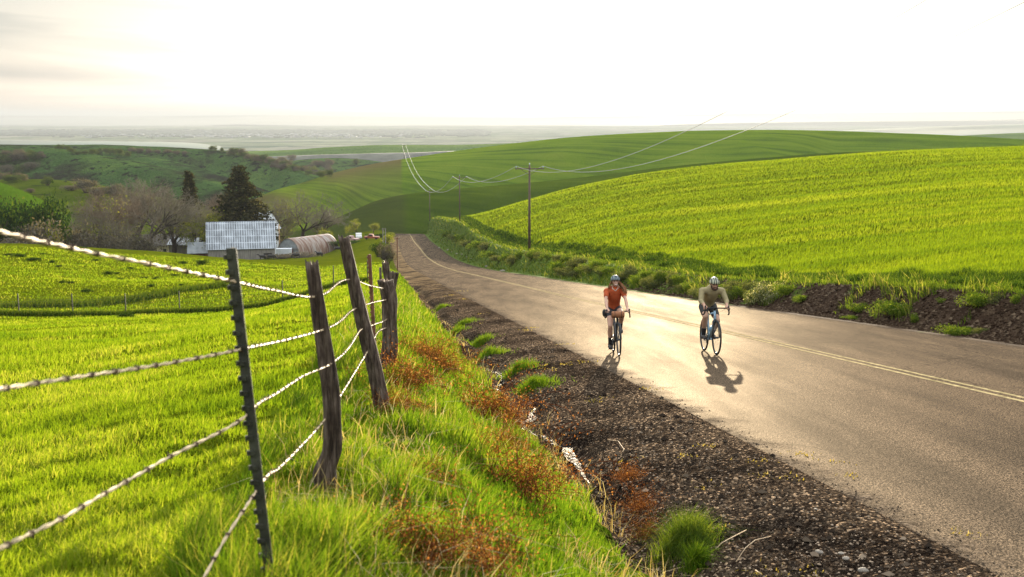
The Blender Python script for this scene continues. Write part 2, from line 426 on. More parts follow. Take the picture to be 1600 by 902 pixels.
# ---- materials of the ground
M_pasture = turf('pasture_turf', [(.115,.17,.008),(.19,.235,.010),(.27,.29,.016)], 22, .25, .5, patch=[((.05,.085,.01),.35,.60,.72)])
M_verge = turf('verge_turf', [(.05,.10,.008),(.12,.19,.010),(.22,.24,.03)], 26, .9, .5, patch=[((.20,.15,.07),.8,.52,.66)])
M_crop = turf('crop_turf', [(.11,.155,.010),(.165,.21,.012),(.23,.26,.016)], 16, .05, .5, rows=(.03,.5,.9,.22))
M_bankg = turf('bank_turf', [(.05,.09,.010),(.11,.16,.015),(.2,.21,.05)], 14, .5, .4, upz=.8)
def m_bank():
    m, N, L = new_mat('cut_bank_earth')
    g = N('ShaderNodeNewGeometry'); pos = g.outputs['Position']
    n = noise(N, L, pos, 2.2, 6, .65); r = ramp(N, [(.3,(.024,.014,.009)),(.55,(.055,.035,.022)),(.75,(.10,.068,.042))]); L(n.outputs['Fac'], r.inputs['Fac'])
    n2 = noise(N, L, pos, .30, 4, .6); sp = N('ShaderNodeSeparateXYZ'); L(pos, sp.inputs[0])
    # grass takes over the bank farther along the road
    mr = N('ShaderNodeMapRange'); mr.inputs['From Min'].default_value = 38; mr.inputs['From Max'].default_value = 95; mr.inputs['To Min'].default_value = -.08; mr.inputs['To Max'].default_value = .35
    L(sp.outputs['Y'], mr.inputs['Value'])
    ad = N('ShaderNodeMath'); ad.operation = 'ADD'; L(n2.outputs['Fac'], ad.inputs[0]); L(mr.outputs['Result'], ad.inputs[1])
    r2 = ramp(N, [(.52,(0,0,0)),(.60,(1,1,1))]); L(ad.outputs[0], r2.inputs['Fac'])
    n3 = noise(N, L, pos, 6, 4); r3 = ramp(N, [(.3,(.035,.06,.010)),(.55,(.075,.11,.015)),(.75,(.17,.17,.05))]); L(n3.outputs['Fac'], r3.inputs['Fac'])
    mx = N('ShaderNodeMix'); mx.data_type='RGBA'; L(r2.outputs['Color'], mx.inputs['Factor']); L(r.outputs['Color'], mx.inputs['A']); L(r3.outputs['Color'], mx.inputs['B'])
    p = N('ShaderNodeBsdfPrincipled'); p.inputs['Roughness'].default_value = 1; p.inputs['Specular IOR Level'].default_value = .03; L(mx.outputs['Result'], p.inputs['Base Color'])
    nb = noise(N, L, pos, 9, 6, .7); b = N('ShaderNodeBump'); b.inputs['Strength'].default_value = .8; b.inputs['Distance'].default_value = .12; L(nb.outputs['Fac'], b.inputs['Height']); L(b.outputs['Normal'], p.inputs['Normal'])
    o = N('ShaderNodeOutputMaterial'); L(p.outputs[0], o.inputs['Surface']); return m
M_bank = m_bank()
def m_asphalt():
    m, N, L = new_mat('asphalt')
    g = N('ShaderNodeNewGeometry'); pos = g.outputs['Position']
    mp = N('ShaderNodeMapping'); mp.inputs['Rotation'].default_value = (0,0,-math.atan(.1135)); mp.inputs['Scale'].default_value = (1.1,.055,1); L(pos, mp.inputs['Vector'])
    st = noise(N, L, mp.outputs['Vector'], 1.0, 4, .6)
    ag = noise(N, L, pos, 62, 3, .8); ag2 = noise(N, L, pos, 24, 3, .75)
    pa = noise(N, L, pos, .35, 4)
    r = ramp(N, [(.42,(.004,.003,.002)),(.505,(.022,.016,.011)),(.58,(.22,.16,.105))]); L(ag.outputs['Fac'], r.inputs['Fac'])
    vc = N('ShaderNodeTexVoronoi'); vc.feature='DISTANCE_TO_EDGE'; vc.inputs['Scale'].default_value=.33; wv = noise(N, L, pos, 1.1, 3); wm = N('ShaderNodeMix'); wm.data_type='RGBA'; wm.inputs['Factor'].default_value=.5; L(pos, wm.inputs['A']); L(wv.outputs['Color'], wm.inputs['B']); L(wm.outputs['Result'], vc.inputs['Vector'])
    cr = ramp(N, [(.0,(.35,.35,.35)),(.006,(1,1,1))]); L(vc.outputs['Distance'], cr.inputs['Fac'])
    r2 = ramp(N, [(.36,(.55,.53,.51)),(.62,(1.2,1.14,1.07))]); L(st.outputs['Fac'], r2.inputs['Fac'])
    mx = N('ShaderNodeMix'); mx.data_type='RGBA'; mx.blend_type='MULTIPLY'; mx.inputs['Factor'].default_value=1; L(r.outputs['Color'], mx.inputs['A']); L(r2.outputs['Color'], mx.inputs['B'])
    # distance from the centre line, to let gravel drift over the pavement's edges
    dp = N('ShaderNodeVectorMath'); dp.operation='DOT_PRODUCT'; L(pos, dp.inputs[0]); dp.inputs[1].default_value = (COS, .1135*COS, 0)
    sb = N('ShaderNodeMath'); sb.operation='SUBTRACT'; L(dp.outputs['Value'], sb.inputs[0]); sb.inputs[1].default_value = 9.3*COS
    ab = N('ShaderNodeMath'); ab.operation='ABSOLUTE'; L(sb.outputs[0], ab.inputs[0])
    en = noise(N, L, pos, 1.6, 6, .7); ea = N('ShaderNodeMath'); ea.operation='MULTIPLY_ADD'; L(en.outputs['Fac'], ea.inputs[0]); ea.inputs[1].default_value = 1.6; L(ab.outputs[0], ea.inputs[2])
    em = N('ShaderNodeMapRange'); em.inputs['From Min'].default_value = 5.6; em.inputs['From Max'].default_value = 6.15; L(ea.outputs[0], em.inputs['Value'])
    ed = N('ShaderNodeMix'); ed.data_type='RGBA'; L(em.outputs['Result'], ed.inputs['Factor']); L(mx.outputs['Result'], ed.inputs['A']); 
    dk = ramp(N, [(.3,(.010,.008,.006)),(.50,(.036,.027,.020)),(.66,(.22,.165,.115))]); L(ag2.outputs['Fac'], dk.inputs['Fac']); L(dk.outputs['Color'], ed.inputs['B'])
    gf = N('ShaderNodeMapRange'); gf.inputs['To Min'].default_value = .020; gf.inputs['To Max'].default_value = 0; L(em.outputs['Result'], gf.inputs['Value'])
    rr = N('ShaderNodeMapRange'); rr.inputs['From Min'].default_value=.3; rr.inputs['From Max'].default_value=.7; rr.inputs['To Min'].default_value=.55; rr.inputs['To Max'].default_value=.46
    L(st.outputs['Fac'], rr.inputs['Value'])
    b = N('ShaderNodeBump'); b.inputs['Strength'].default_value=.75; b.inputs['Distance'].default_value=.012; L(ag2.outputs['Fac'], b.inputs['Height'])
    b2 = N('ShaderNodeBump'); b2.inputs['Strength'].default_value=.7; b2.inputs['Distance'].default_value=.006; L(ag.outputs['Fac'], b2.inputs['Height']); L(b.outputs['Normal'], b2.inputs['Normal'])
    ck = N('ShaderNodeMix'); ck.data_type='RGBA'; ck.blend_type='MULTIPLY'; ck.inputs['Factor'].default_value=.8; L(ed.outputs['Result'], ck.inputs['A']); L(cr.outputs['Color'], ck.inputs['B'])
    d = N('ShaderNodeBsdfDiffuse'); L(ck.outputs['Result'], d.inputs['Color']); L(b2.outputs['Normal'], d.inputs['Normal'])
    gl = N('ShaderNodeBsdfGlossy'); gl.inputs['Color'].default_value = (1,.88,.72,1); L(rr.outputs['Result'], gl.inputs['Roughness']); L(b2.outputs['Normal'], gl.inputs['Normal'])
    ms = N('ShaderNodeMixShader'); L(gf.outputs['Result'], ms.inputs['Fac']); L(d.outputs[0], ms.inputs[1]); L(gl.outputs[0], ms.inputs[2])
    o = N('ShaderNodeOutputMaterial'); L(ms.outputs[0], o.inputs['Surface']); return m
M_asphalt = m_asphalt()
def m_gravel():
    m, N, L = new_mat('dark_gravel')
    g = N('ShaderNodeNewGeometry'); pos = g.outputs['Position']
    v = N('ShaderNodeTexVoronoi'); v.inputs['Scale'].default_value = 42; L(pos, v.inputs['Vector'])
    sp = N('ShaderNodeSeparateColor'); L(v.outputs['Color'], sp.inputs[0])
    r = ramp(N, [(.1,(.014,.010,.008)),(.6,(.040,.030,.022)),(.88,(.085,.064,.045)),(.97,(.30,.22,.15))]); L(sp.outputs[0], r.inputs['Fac'])
    n = noise(N, L, pos, .7, 5); r2 = ramp(N, [(.38,(.55,.52,.50)),(.62,(1.6,1.5,1.35))]); L(n.outputs['Fac'], r2.inputs['Fac'])
    sy = N('ShaderNodeSeparateXYZ'); L(pos, sy.inputs[0])
    mr = N('ShaderNodeMapRange'); mr.inputs['From Min'].default_value=40; mr.inputs['From Max'].default_value=110; L(sy.outputs['Y'], mr.inputs['Value'])
    n4 = noise(N, L, pos, .5, 4); r4 = ramp(N, [(.4,(.035,.027,.02)),(.62,(.22,.15,.08))]); L(n4.outputs['Fac'], r4.inputs['Fac'])
    mx = N('ShaderNodeMix'); mx.data_type='RGBA'; mx.blend_type='MULTIPLY'; mx.inputs['Factor'].default_value=1; L(r.outputs['Color'], mx.inputs['A']); L(r2.outputs['Color'], mx.inputs['B'])
    m2 = N('ShaderNodeMix'); m2.data_type='RGBA'; L(mr.outputs['Result'], m2.inputs['Factor']); L(mx.outputs['Result'], m2.inputs['A']); L(r4.outputs['Color'], m2.inputs['B'])
    p = N('ShaderNodeBsdfPrincipled'); p.inputs['Roughness'].default_value=1; p.inputs['Specular IOR Level'].default_value=0; L(m2.outputs['Result'], p.inputs['Base Color'])
    b = N('ShaderNodeBump'); b.inputs['Strength'].default_value=1; b.inputs['Distance'].default_value=.03; b.invert=True; L(v.outputs['Distance'], b.inputs['Height']); L(b.outputs['Normal'], p.inputs['Normal'])
    o = N('ShaderNodeOutputMaterial'); L(p.outputs[0], o.inputs['Surface']); return m
M_gravel = m_gravel()

g_past = sheet('pasture', left_cols, M_pasture, 'bright green grazed pasture sloping away left of the fence')
g_verge = sheet('grass_verge', const_cols(np.linspace(PAST, VERGE_IN, 22)), M_verge, 'grassy roadside verge between fence and ditch')
g_grav = sheet('gravel_shoulder', const_cols(np.linspace(VERGE_IN, -5.2, 36)), M_gravel, 'dark loose gravel shoulder on the left of the road')
g_road = sheet('road', const_cols(np.linspace(-5.2, 5.2, 14)), M_asphalt, 'two-lane asphalt road running down into the valley')
g_bank = sheet('cut_bank', bank_cols, M_bank, 'eroded dark earth bank along the right road edge')
g_crop = sheet('crop_field', field_cols, M_crop, 'rolling bright green crop field on the right')

# painted double centre line: two thin sheets above the asphalt
M_line = simple('road_paint', (.27,.215,.115), 1.0, var=.6, scale=9, spec=.0, coords='Object')
def strip(name, oa, ob, mat, ya=-15, yb=462, lift=.004):
    ys = ROWS[(ROWS>=ya)&(ROWS<=yb)]
    O = np.repeat(np.array([oa,ob])[None], len(ys), 0); Y = np.repeat(ys[:,None],2,1)
    X = Xc(Y)+O/COS
    return np.stack([X,Y,-Hr(Y)+lift],-1)
mbl = MB()
for a,b in ((-.17,-.07),(.07,.17)):
    P = strip('x', a, b, None); n = len(P); idx = np.arange(n*2).reshape(n,2)
    mbl.add(P.reshape(-1,3), np.stack([idx[:-1,0],idx[:-1,1],idx[1:,1],idx[1:,0]],-1))
o = mbl.build('road_marking', M_line); tag(o, 'worn pale yellow double centre line on the asphalt', None, None, 'structure')

# water trickling in the ditch
def m_water():
    m, N, L = new_mat('ditch_water')
    g = N('ShaderNodeNewGeometry'); n = noise(N, L, g.outputs['Position'], 14, 4)
    p = N('ShaderNodeBsdfGlossy'); p.inputs['Color'].default_value=(.022,.021,.020,1); p.inputs['Roughness'].default_value=.28
    b = N('ShaderNodeBump'); b.inputs['Strength'].default_value=.9; b.inputs['Distance'].default_value=.05; L(n.outputs['Fac'], b.inputs['Height']); L(b.outputs['Normal'], p.inputs['Normal'])
    o = N('ShaderNodeOutputMaterial'); L(p.outputs[0], o.inputs['Surface']); return m
ys = np.arange(11.8, 25, .12)
for_w = (.04+.045*vnoise(ys*.8, ys*0, 61)).clip(.004,.065)*np.clip((ys-11.7)/1.2,.02,1)*np.clip((25-ys)/1.5,.02,1)
Yw = np.repeat(ys[:,None], 3, 1); Ow = ditch_c(ys)[:,None] + np.array([-1,0,1])[None]*for_w[:,None]
Xw = Xc(Yw)+Ow/COS
zc = zt(Xw[:,1], ys)+.045+.05*vnoise(ys*.9, ys*0, 63)
Pw = np.stack([Xw, Yw, np.repeat(zc[:,None],3,1)], -1)
tag(link_mesh('ditch_water', grid_mesh('ditch_water', Pw), m_water()), 'narrow glinting trickle of water in the roadside ditch', None, None, 'structure')

# ---- valley floor and plain out to the horizon
def m_plain():
    m, N, L = new_mat('valley_plain')
    g = N('ShaderNodeNewGeometry'); pos = g.outputs['Position']
    mp = N('ShaderNodeMapping'); mp.inputs['Scale'].default_value=(.0016,.0005,1); L(pos, mp.inputs['Vector'])
    v = N('ShaderNodeTexVoronoi'); v.inputs['Scale'].default_value=1; v.distance='CHEBYCHEV'; L(mp.outputs['Vector'], v.inputs['Vector'])
    sp = N('ShaderNodeSeparateColor'); L(v.outputs['Color'], sp.inputs[0])
    r = ramp(N, [(.0,(.05,.075,.04)),(.3,(.12,.15,.07)),(.5,(.17,.16,.12)),(.7,(.08,.11,.05)),(.9,(.19,.19,.12))]); L(sp.outputs[0], r.inputs['Fac'])
    n = noise(N, L, pos, .004, 6, .7); r2 = ramp(N, [(.35,(.35,.38,.36)),(.6,(1.1,1.1,1.1))]); L(n.outputs['Fac'], r2.inputs['Fac'])
    mx = N('ShaderNodeMix'); mx.data_type='RGBA'; mx.blend_type='MULTIPLY'; mx.inputs['Factor'].default_value=.8; L(r.outputs['Color'], mx.inputs['A']); L(r2.outputs['Color'], mx.inputs['B'])
    sy = N('ShaderNodeSeparateXYZ'); L(pos, sy.inputs[0])
    mr = N('ShaderNodeMapRange'); mr.inputs['From Min'].default_value=1500; mr.inputs['From Max'].default_value=3500; L(sy.outputs['Y'], mr.inputs['Value'])
    n4 = noise(N, L, pos, .03, 5); r4 = ramp(N, [(.35,(.04,.06,.02)),(.6,(.08,.13,.02))]); L(n4.outputs['Fac'], r4.inputs['Fac'])
    m2 = N('ShaderNodeMix'); m2.data_type='RGBA'; L(mr.outputs['Result'], m2.inputs['Factor']); L(r4.outputs['Color'], m2.inputs['A']); L(mx.outputs['Result'], m2.inputs['B'])
    d = N('ShaderNodeBsdfDiffuse'); L(m2.outputs['Result'], d.inputs['Color'])
    o = N('ShaderNodeOutputMaterial'); L(d.outputs[0], o.inputs['Surface']); return m
yy = np.concatenate([[468], geo(480, 44000, 12, 1.045)])
rr = np.linspace(-1.1, 1.1, 160)
Yp = np.repeat(yy[:,None], len(rr), 1); Xp = Yp*rr[None]
Zp = -base_H(Yp) + np.clip((Yp-460)/300,0,1)*3*fbm(Xp*.004, Yp*.004, 4, 71) - np.where(Yp<475, .3, 0)
tag(link_mesh('valley_floor', grid_mesh('valley_floor', np.stack([Xp,Yp,Zp],-1)), m_plain()), 'wide hazy valley plain reaching the horizon', None, None, 'structure')

# ---- hills: each a rounded ridge with a front and a back
HILLS = {}
def hill(name, crest, front, back, mat, label, s=None, namp=1.5, nscale=.012, gully=0, mixf=None, nu=None, seed=0):
    crest = np.array(crest, float); u0, u1 = crest[0,0], crest[-1,0]
    nu = nu or int((u1-u0)/2.5)
    u = np.linspace(u0, u1, nu)
    v = pchip(crest[:,0], crest[:,1], u); D = pchip(crest[:,0], crest[:,2], u)
    x, z = ray(u, v)
    fr = sorted([(-d, h) for d, h in front], key=lambda a: a[0])
    prof = fr + [(0, 0)] + list(back)
    pk = np.array([p[0] for p in prof], float); hk = np.array([p[1] for p in prof], float)
    ds = []
    for i in range(len(pk)-1):
        n = 14 if pk[i] < 0 else 6
        ds += list(np.linspace(pk[i], pk[i+1], n, endpoint=False))
    ds = np.array(ds+[pk[-1]])
    if isinstance(s, dict):      # its own front drops at each of several places along the crest
        us = sorted(s); D2 = []
        for uu in us:
            f = [(-d, h) for (d, _), h in zip(sorted(front), s[uu])][::-1]
            D2.append(pchip([a for a,_ in f]+[0]+[b[0] for b in back], [b for _,b in f]+[0]+[b[1] for b in back], ds))
        D2 = np.array(D2); drop = np.stack([pchip(us, D2[:,i], np.clip(u, us[0], us[-1])) for i in range(len(ds))])
        sc_ = np.ones(nu)
    else:
        drop = np.repeat(pchip(pk, hk, ds)[:,None], nu, 1)
        sc_ = np.interp(u, [a for a,_ in s], [b for _,b in s]) if s else np.ones(nu)
    Y = D[None]+ds[:,None]; X = x[None]*Y
    Z = (z*D)[None] - drop*sc_[None]
    fade = np.clip(np.abs(ds)/40, 0, 1)[:,None]
    Z = Z + namp*fbm(X*nscale, Y*nscale, 4, 80+seed)*(.25+.75*fade)
    if gully:
        Z = Z - gully*np.abs(vnoise(X*nscale*2.2+Y*nscale*.4, Y*nscale*.35, 90+seed))*fade*np.clip(drop/12,0,1)
    attr = None
    if mixf is not None: attr = {'mix': mixf(np.repeat(u[None], len(ds), 0), X, Y, drop)}
    o = link_mesh(name, grid_mesh(name, np.stack([X,Y,Z],-1), attr), mat)
    HILLS[label] = o
    return tag(o, label, None, None, 'structure')
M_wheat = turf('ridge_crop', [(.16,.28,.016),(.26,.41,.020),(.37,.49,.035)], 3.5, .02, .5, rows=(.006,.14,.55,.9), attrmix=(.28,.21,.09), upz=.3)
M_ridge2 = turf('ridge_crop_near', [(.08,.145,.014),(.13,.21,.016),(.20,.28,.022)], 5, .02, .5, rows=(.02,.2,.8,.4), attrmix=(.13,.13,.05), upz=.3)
M_scrub = turf('scrub_hill', [(.055,.11,.03),(.10,.20,.05),(.19,.30,.06)], 1.2, .02, .4, patch=[((.045,.05,.03),.022,.47,.62),((.03,.04,.02),.11,.56,.62)], upz=.35)
M_meadow = turf('meadow_hill', [(.08,.12,.015),(.13,.19,.015),(.2,.24,.03)], 2, .02, .5, patch=[((.05,.065,.03),.03,.56,.66)])
M_bright = turf('bright_hill', [(.09,.19,.01),(.12,.24,.012),(.16,.27,.02)], 3, .02, .5)
M_farg = turf('far_fields', [(.05,.10,.02),(.09,.17,.03),(.15,.23,.04)], .4, .003, .4, rows=(.0008,.006,.1,.8), upz=1.0)
M_farw = simple('far_woods', (.07,.07,.05), .95, var=.5, scale=.03, coords='Object')
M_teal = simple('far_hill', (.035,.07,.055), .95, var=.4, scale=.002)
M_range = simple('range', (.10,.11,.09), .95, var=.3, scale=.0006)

hill('ridge', [(420,380,470),(505,352,470),(540,338,470),(590,316,480),(620,308,480),(700,298,480),(800,289,480),(900,279,480),(1000,267,480),(1100,256,480),(1200,247,480),(1300,239,490),(1450,234,500),(1650,225,500),(1900,215,500),(2300,205,500)],
     [(10,.4),(30,4.5),(60,13),(95,26),(130,44)], [(20,.8),(80,14),(160,40),(200,60)], M_ridge2,
     'low ridge with shaded crop slope behind the nearer field', s={420:[.3,1.5,5,10,18],560:[.4,1.7,6,16,34],900:[.4,1.7,6,18,38],1000:[.5,2,8,20,36],1150:[.5,2.2,5.5,10,18],1300:[.5,2,4.5,8,14],2300:[.5,2,4.5,8,14]}, namp=.6, gully=1.5,
     mixf=lambda u,X,Y,d: .45*np.clip((640-u)/14,0,1), seed=1)
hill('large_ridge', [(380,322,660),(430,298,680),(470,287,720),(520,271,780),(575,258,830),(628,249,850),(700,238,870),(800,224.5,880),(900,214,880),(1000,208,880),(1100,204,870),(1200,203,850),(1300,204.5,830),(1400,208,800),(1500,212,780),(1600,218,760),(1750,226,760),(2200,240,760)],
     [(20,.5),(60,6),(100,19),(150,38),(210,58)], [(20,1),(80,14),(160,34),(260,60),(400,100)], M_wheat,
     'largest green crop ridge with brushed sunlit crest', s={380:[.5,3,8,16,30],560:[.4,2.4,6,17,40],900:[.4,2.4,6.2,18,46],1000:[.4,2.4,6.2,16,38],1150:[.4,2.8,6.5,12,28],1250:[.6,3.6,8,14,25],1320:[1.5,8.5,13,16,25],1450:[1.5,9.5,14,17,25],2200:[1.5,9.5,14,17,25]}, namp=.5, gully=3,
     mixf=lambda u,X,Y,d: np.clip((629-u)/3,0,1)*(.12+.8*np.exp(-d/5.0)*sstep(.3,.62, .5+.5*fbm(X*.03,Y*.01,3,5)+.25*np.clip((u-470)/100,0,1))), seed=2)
hill('hillside', [(-450,224,1250),(-100,226,1200),(0,226,1200),(120,226,1200),(200,228,1180),(300,232,1150),(350,236,1130),(400,243,1100),(440,255,1060),(480,270,1020),(520,285,990),(580,306,950)],
     [(25,.8),(80,12),(160,30),(240,48),(330,70)], [(30,.8),(120,20),(300,60),(500,110)], M_scrub, 'scrubby hillside with brush behind the farm, rearmost spur', gully=10, namp=2.2, seed=3)
hill('hillside', [(160,236,1060),(217,241,1040),(260,250,1020),(306,261,1000),(350,275,970),(400,292,930),(450,308,900)],
     [(28,1.6),(65,11),(130,28),(200,48)], [(20,2),(80,20),(160,50)], M_scrub, 'narrow scrubby spur with sunlit edge between two others', gully=5, namp=1.0, seed=4)
hill('hillside', [(-450,240,960),(-100,236,960),(0,232,960),(90,232.5,950),(130,239,930),(200,250,900),(260,263,870),(300,273,850),(350,286,820),(400,299,790),(470,318,740),(560,345,700)],
     [(30,1.6),(70,11),(130,26),(200,44),(270,60)], [(20,2),(80,20),(160,45),(220,70)], M_scrub, 'nearest scrubby spur with sunlit crest running down behind the bare trees', gully=9, namp=1.6, seed=5)
hill('meadow', [(-400,276,620),(-100,280,600),(0,282,600),(60,281,600),(100,283,595),(160,291,580),(200,299,560),(260,313,550),(320,330,540),(420,352,530),(500,372,530)],
     [(40,.6),(120,3.2),(200,8),(280,18)], [(40,2),(120,15),(200,45)], M_meadow, 'sunlit meadow slope dotted with shrubs beyond the left trees', namp=1.0, seed=6)
hill('green_knoll', [(-400,240,480),(-150,262,450),(0,286,430),(30,297,420),(60,311,410),(95,332,400),(150,368,390),(180,392,390)],
     [(20,.7),(60,5),(110,14),(170,26)], [(20,2),(80,20),(140,40)], M_bright, 'bright green field slope at the left edge', namp=.3, seed=7)
hill('far_field', [(250,240,2400),(430,237,2300),(520,231,2300),(620,227,2300),(700,226.5,2300),(850,222,2300),(1000,220,2300),(1200,218,2300)],
     [(100,3),(300,14),(600,36),(850,62)], [(200,8),(600,40),(1000,80)], M_farg, 'green striped fields beyond the wooded draw', namp=3, nscale=.002, seed=8)
hill('wooded_draw', [(360,240,1950),(400,244,1900),(520,241,1900),(640,238,1900),(760,236,1900),(900,234,1900)],
     [(60,8),(150,26),(300,60)], [(60,6),(200,40)], M_farw, 'grey brushy slope of the wooded draw', namp=6, nscale=.01, gully=10, seed=9)
hill('grassy_hump', [(400,266,1500),(440,254,1500),(480,249,1500),(520,247,1500),(560,249,1500),(600,254,1480),(650,266,1450)],
     [(20,.7),(80,9),(200,34),(260,50)], [(30,2),(120,20),(300,60)], M_scrub, 'small grassy hump in front of the wooded draw', namp=1, gully=3, seed=10)
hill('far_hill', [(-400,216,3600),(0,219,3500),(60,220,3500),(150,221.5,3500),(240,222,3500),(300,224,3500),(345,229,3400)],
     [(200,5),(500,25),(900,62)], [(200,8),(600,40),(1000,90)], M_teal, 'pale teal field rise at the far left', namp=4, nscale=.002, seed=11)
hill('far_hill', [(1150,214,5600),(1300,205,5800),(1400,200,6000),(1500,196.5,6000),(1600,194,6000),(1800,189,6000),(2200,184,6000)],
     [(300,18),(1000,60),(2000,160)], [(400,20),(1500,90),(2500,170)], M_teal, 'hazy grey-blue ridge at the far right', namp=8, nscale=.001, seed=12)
hill('far_hill', [(1440,216,2600),(1500,212,2600),(1560,209,2600),(1650,206,2600),(1900,200,2600)],
     [(60,4),(200,20),(500,70)], [(100,6),(400,60)], M_farg, 'thin green rise above the right end of the large ridge', namp=2, nscale=.003, seed=13)
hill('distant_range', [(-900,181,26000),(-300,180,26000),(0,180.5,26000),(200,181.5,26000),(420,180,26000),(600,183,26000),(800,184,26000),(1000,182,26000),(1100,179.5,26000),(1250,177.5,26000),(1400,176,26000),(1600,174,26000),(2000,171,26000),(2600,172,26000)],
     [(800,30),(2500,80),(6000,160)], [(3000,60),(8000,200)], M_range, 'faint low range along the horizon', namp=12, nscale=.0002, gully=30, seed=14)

# ---- haze: one box of even thin air round everything
def build_haze():
    m, N, L = new_mat('haze_air')
    v = N('ShaderNodeVolumePrincipled'); v.inputs['Color'].default_value = (.255,.275,.305,1)
    v.inputs['Density'].default_value = 7e-5; v.inputs['Anisotropy'].default_value = .32
    o = N('ShaderNodeOutputMaterial'); L(v.outputs[0], o.inputs['Volume'])
    mb = MB(); mb.box((0, 12000, -35), (110000, 70000, 360))
    ob = mb.build('haze', m, smooth=False); tag(ob, 'thin pale air fading the far valley', None, None, 'stuff')
build_haze()

# ---- ray hits on the ground
_bv = []
def make_bvh():
    for o in list(HILLS.values())+[g_past, g_verge, g_grav, g_road, g_bank, g_crop, bpy.data.objects['valley_floor']]:
        me = o.data; n = len(me.vertices); co = np.empty(n*3, np.float32); me.vertices.foreach_get('co', co)
        co = co.reshape(-1,3)
        _bv.append(BVHTree.FromPolygons([tuple(c) for c in co.tolist()], [tuple(p.vertices) for p in me.polygons], epsilon=0))
make_bvh()
def hit(u, v):
    x, z = ray(u, v); d = Vector((float(x),1,float(z))).normalized(); best = None
    for b in _bv:
        loc, n, i, dist = b.ray_cast(Vector((0,0,0)), d)
        if loc is not None and (best is None or dist < best[1]): best = (loc, dist)
    return best[0] if best else None
def down(x, y):
    """the topmost ground at x, y"""
    best = None
    for b in _bv:
        loc, n, i, dist = b.ray_cast(Vector((x,y,200)), Vector((0,0,-1)))
        if loc is not None and (best is None or loc.z > best): best = loc.z
    return best if best is not None else float(zt(x, y))
# ------------------------------------------------------------------ grass and other ground cover
def sample_ground(n, y0, y1, r0=-.58, r1=.58, power=1.0):
    """points spread over the ground, thinning with distance as the square of it"""
    t = rng.random(n)
    Y = y0*(y1/y0)**(t**power); X = (r0+(r1-r0)*rng.random(n))*Y
    return X, Y
def blades(X, Y, h, w, lean=.35, z=None, bend=None, az=None, rnd=None, wind=(.25, -.1)):
    n = len(X)
    Z = (zt(X, Y) if z is None else z) - .015
    az = rng.random(n)*2*math.pi if az is None else az
    sx, sy = np.cos(az), np.sin(az)
    la = rng.random(n)*2*math.pi; lm = lean*np.abs(rng.normal(0, 1, n)).clip(0, 2.2)
    lx = np.cos(la)*lm+wind[0]*rng.random(n); ly = np.sin(la)*lm+wind[1]*rng.random(n)
    base = np.stack([X, Y, Z], -1); side = np.stack([sx, sy, 0*sx], -1)
    hh = h[:,None]; ww = w[:,None]
    mid = base + np.stack([lx*.28, ly*.28, np.full(n,.55)], -1)*hh
    tz = np.sqrt(np.clip(1-(lx**2+ly**2)*.35, .15, 1))
    tip = base + np.stack([lx, ly, tz], -1)*hh
    V = np.stack([base-side*ww/2, base+side*ww/2, mid-side*ww*.42, mid+side*ww*.42, tip], 1).reshape(-1,3)
    i = np.arange(n)*5
    Q = np.stack([i, i+1, i+3, i+2], -1); T = np.stack([i+2, i+3, i+4], -1)
    rnd = rng.random(n) if rnd is None else rnd
    return V, Q, T, np.repeat(rnd, 5)
def grass_obj(name, mat, sets, label, cat=None, kind='stuff', group=None):
    Vs, Qs, Ts, As = [], [], [], []; k = 0
    for V, Q, T, A in sets:
        Vs.append(V); Qs.append(Q+k); Ts.append(T+k); As.append(A); k += len(V)
    me = np_mesh(name, np.concatenate(Vs), np.concatenate(Qs), np.concatenate(Ts), False, {'rnd': np.concatenate(As)})
    return tag(link_mesh(name, me, mat), label, cat, group, kind)

M_gr_past = leafy('pasture_blades', (.08,.145,.010), (.165,.235,.015), (.32,.33,.07), .55, 1.2)
M_gr_verge = leafy('verge_blades', (.045,.105,.010), (.13,.205,.016), (.30,.28,.08), .55, 1.2)
M_gr_crop = leafy('crop_blades', (.085,.145,.012), (.15,.21,.014), (.22,.265,.03), .55, 1.12)
M_gr_dark = leafy('bank_blades', (.04,.075,.015), (.11,.16,.02), (.30,.28,.10), .5, 1.2)
M_straw = leafy('dry_straw', (.28,.20,.10), (.42,.33,.18), (.55,.46,.28), .35, 1.1)

# pasture
X, Y = sample_ground(330000, 2.2, 150, -.6, .02)
o_ = off(X, Y); keep = (o_ < PAST+.25)
X, Y = X[keep], Y[keep]
cl = fbm(X*.8, Y*.8, 3, 101)
tuf = np.clip(fbm(X*.35, Y*.35, 2, 103)*2, 0, 1)
h = (.045+.04*rng.random(len(X)))*(1+.8*np.clip(cl,0,1)+.8*tuf) + .0011*Y*.5
w = .0035+.00052*Y
grass_obj('pasture_grass', M_gr_past, [blades(X, Y, h, w, .5, rnd=np.clip(.5+.45*cl+.17*rng.normal(0,1,len(X))-.25*tuf,0,1))], 'short grazed grass covering the pasture')
# verge
X, Y = sample_ground(430000, 1.6, 130, -.45, .28)
o_ = off(X, Y); edge = VERGE_IN + .5*fbm(X*1.1, Y*1.1, 3, 111) - .02*np.minimum(Y, 10)
keep = (o_ > PAST-.5) & (o_ < edge)
X, Y, o_ = X[keep], Y[keep], o_[keep]
cl = fbm(X*1.3, Y*1.3, 3, 113)
dead = fbm(X*.9+5, Y*.7, 3, 117) > .18
lush = sstep(-.1,.4,cl)
h = (.10+.15*rng.random(len(X)))*(.55+.9*lush)*np.where(dead, .6, 1); w = .0045+.0005*Y
r_ = np.clip(.38+.35*cl+.25*rng.normal(0,1,len(X)),0,1)
grass_obj('verge_grass', M_gr_verge, [blades(X, Y, h, w, .42, rnd=r_)], 'lush longer grass along the roadside verge')
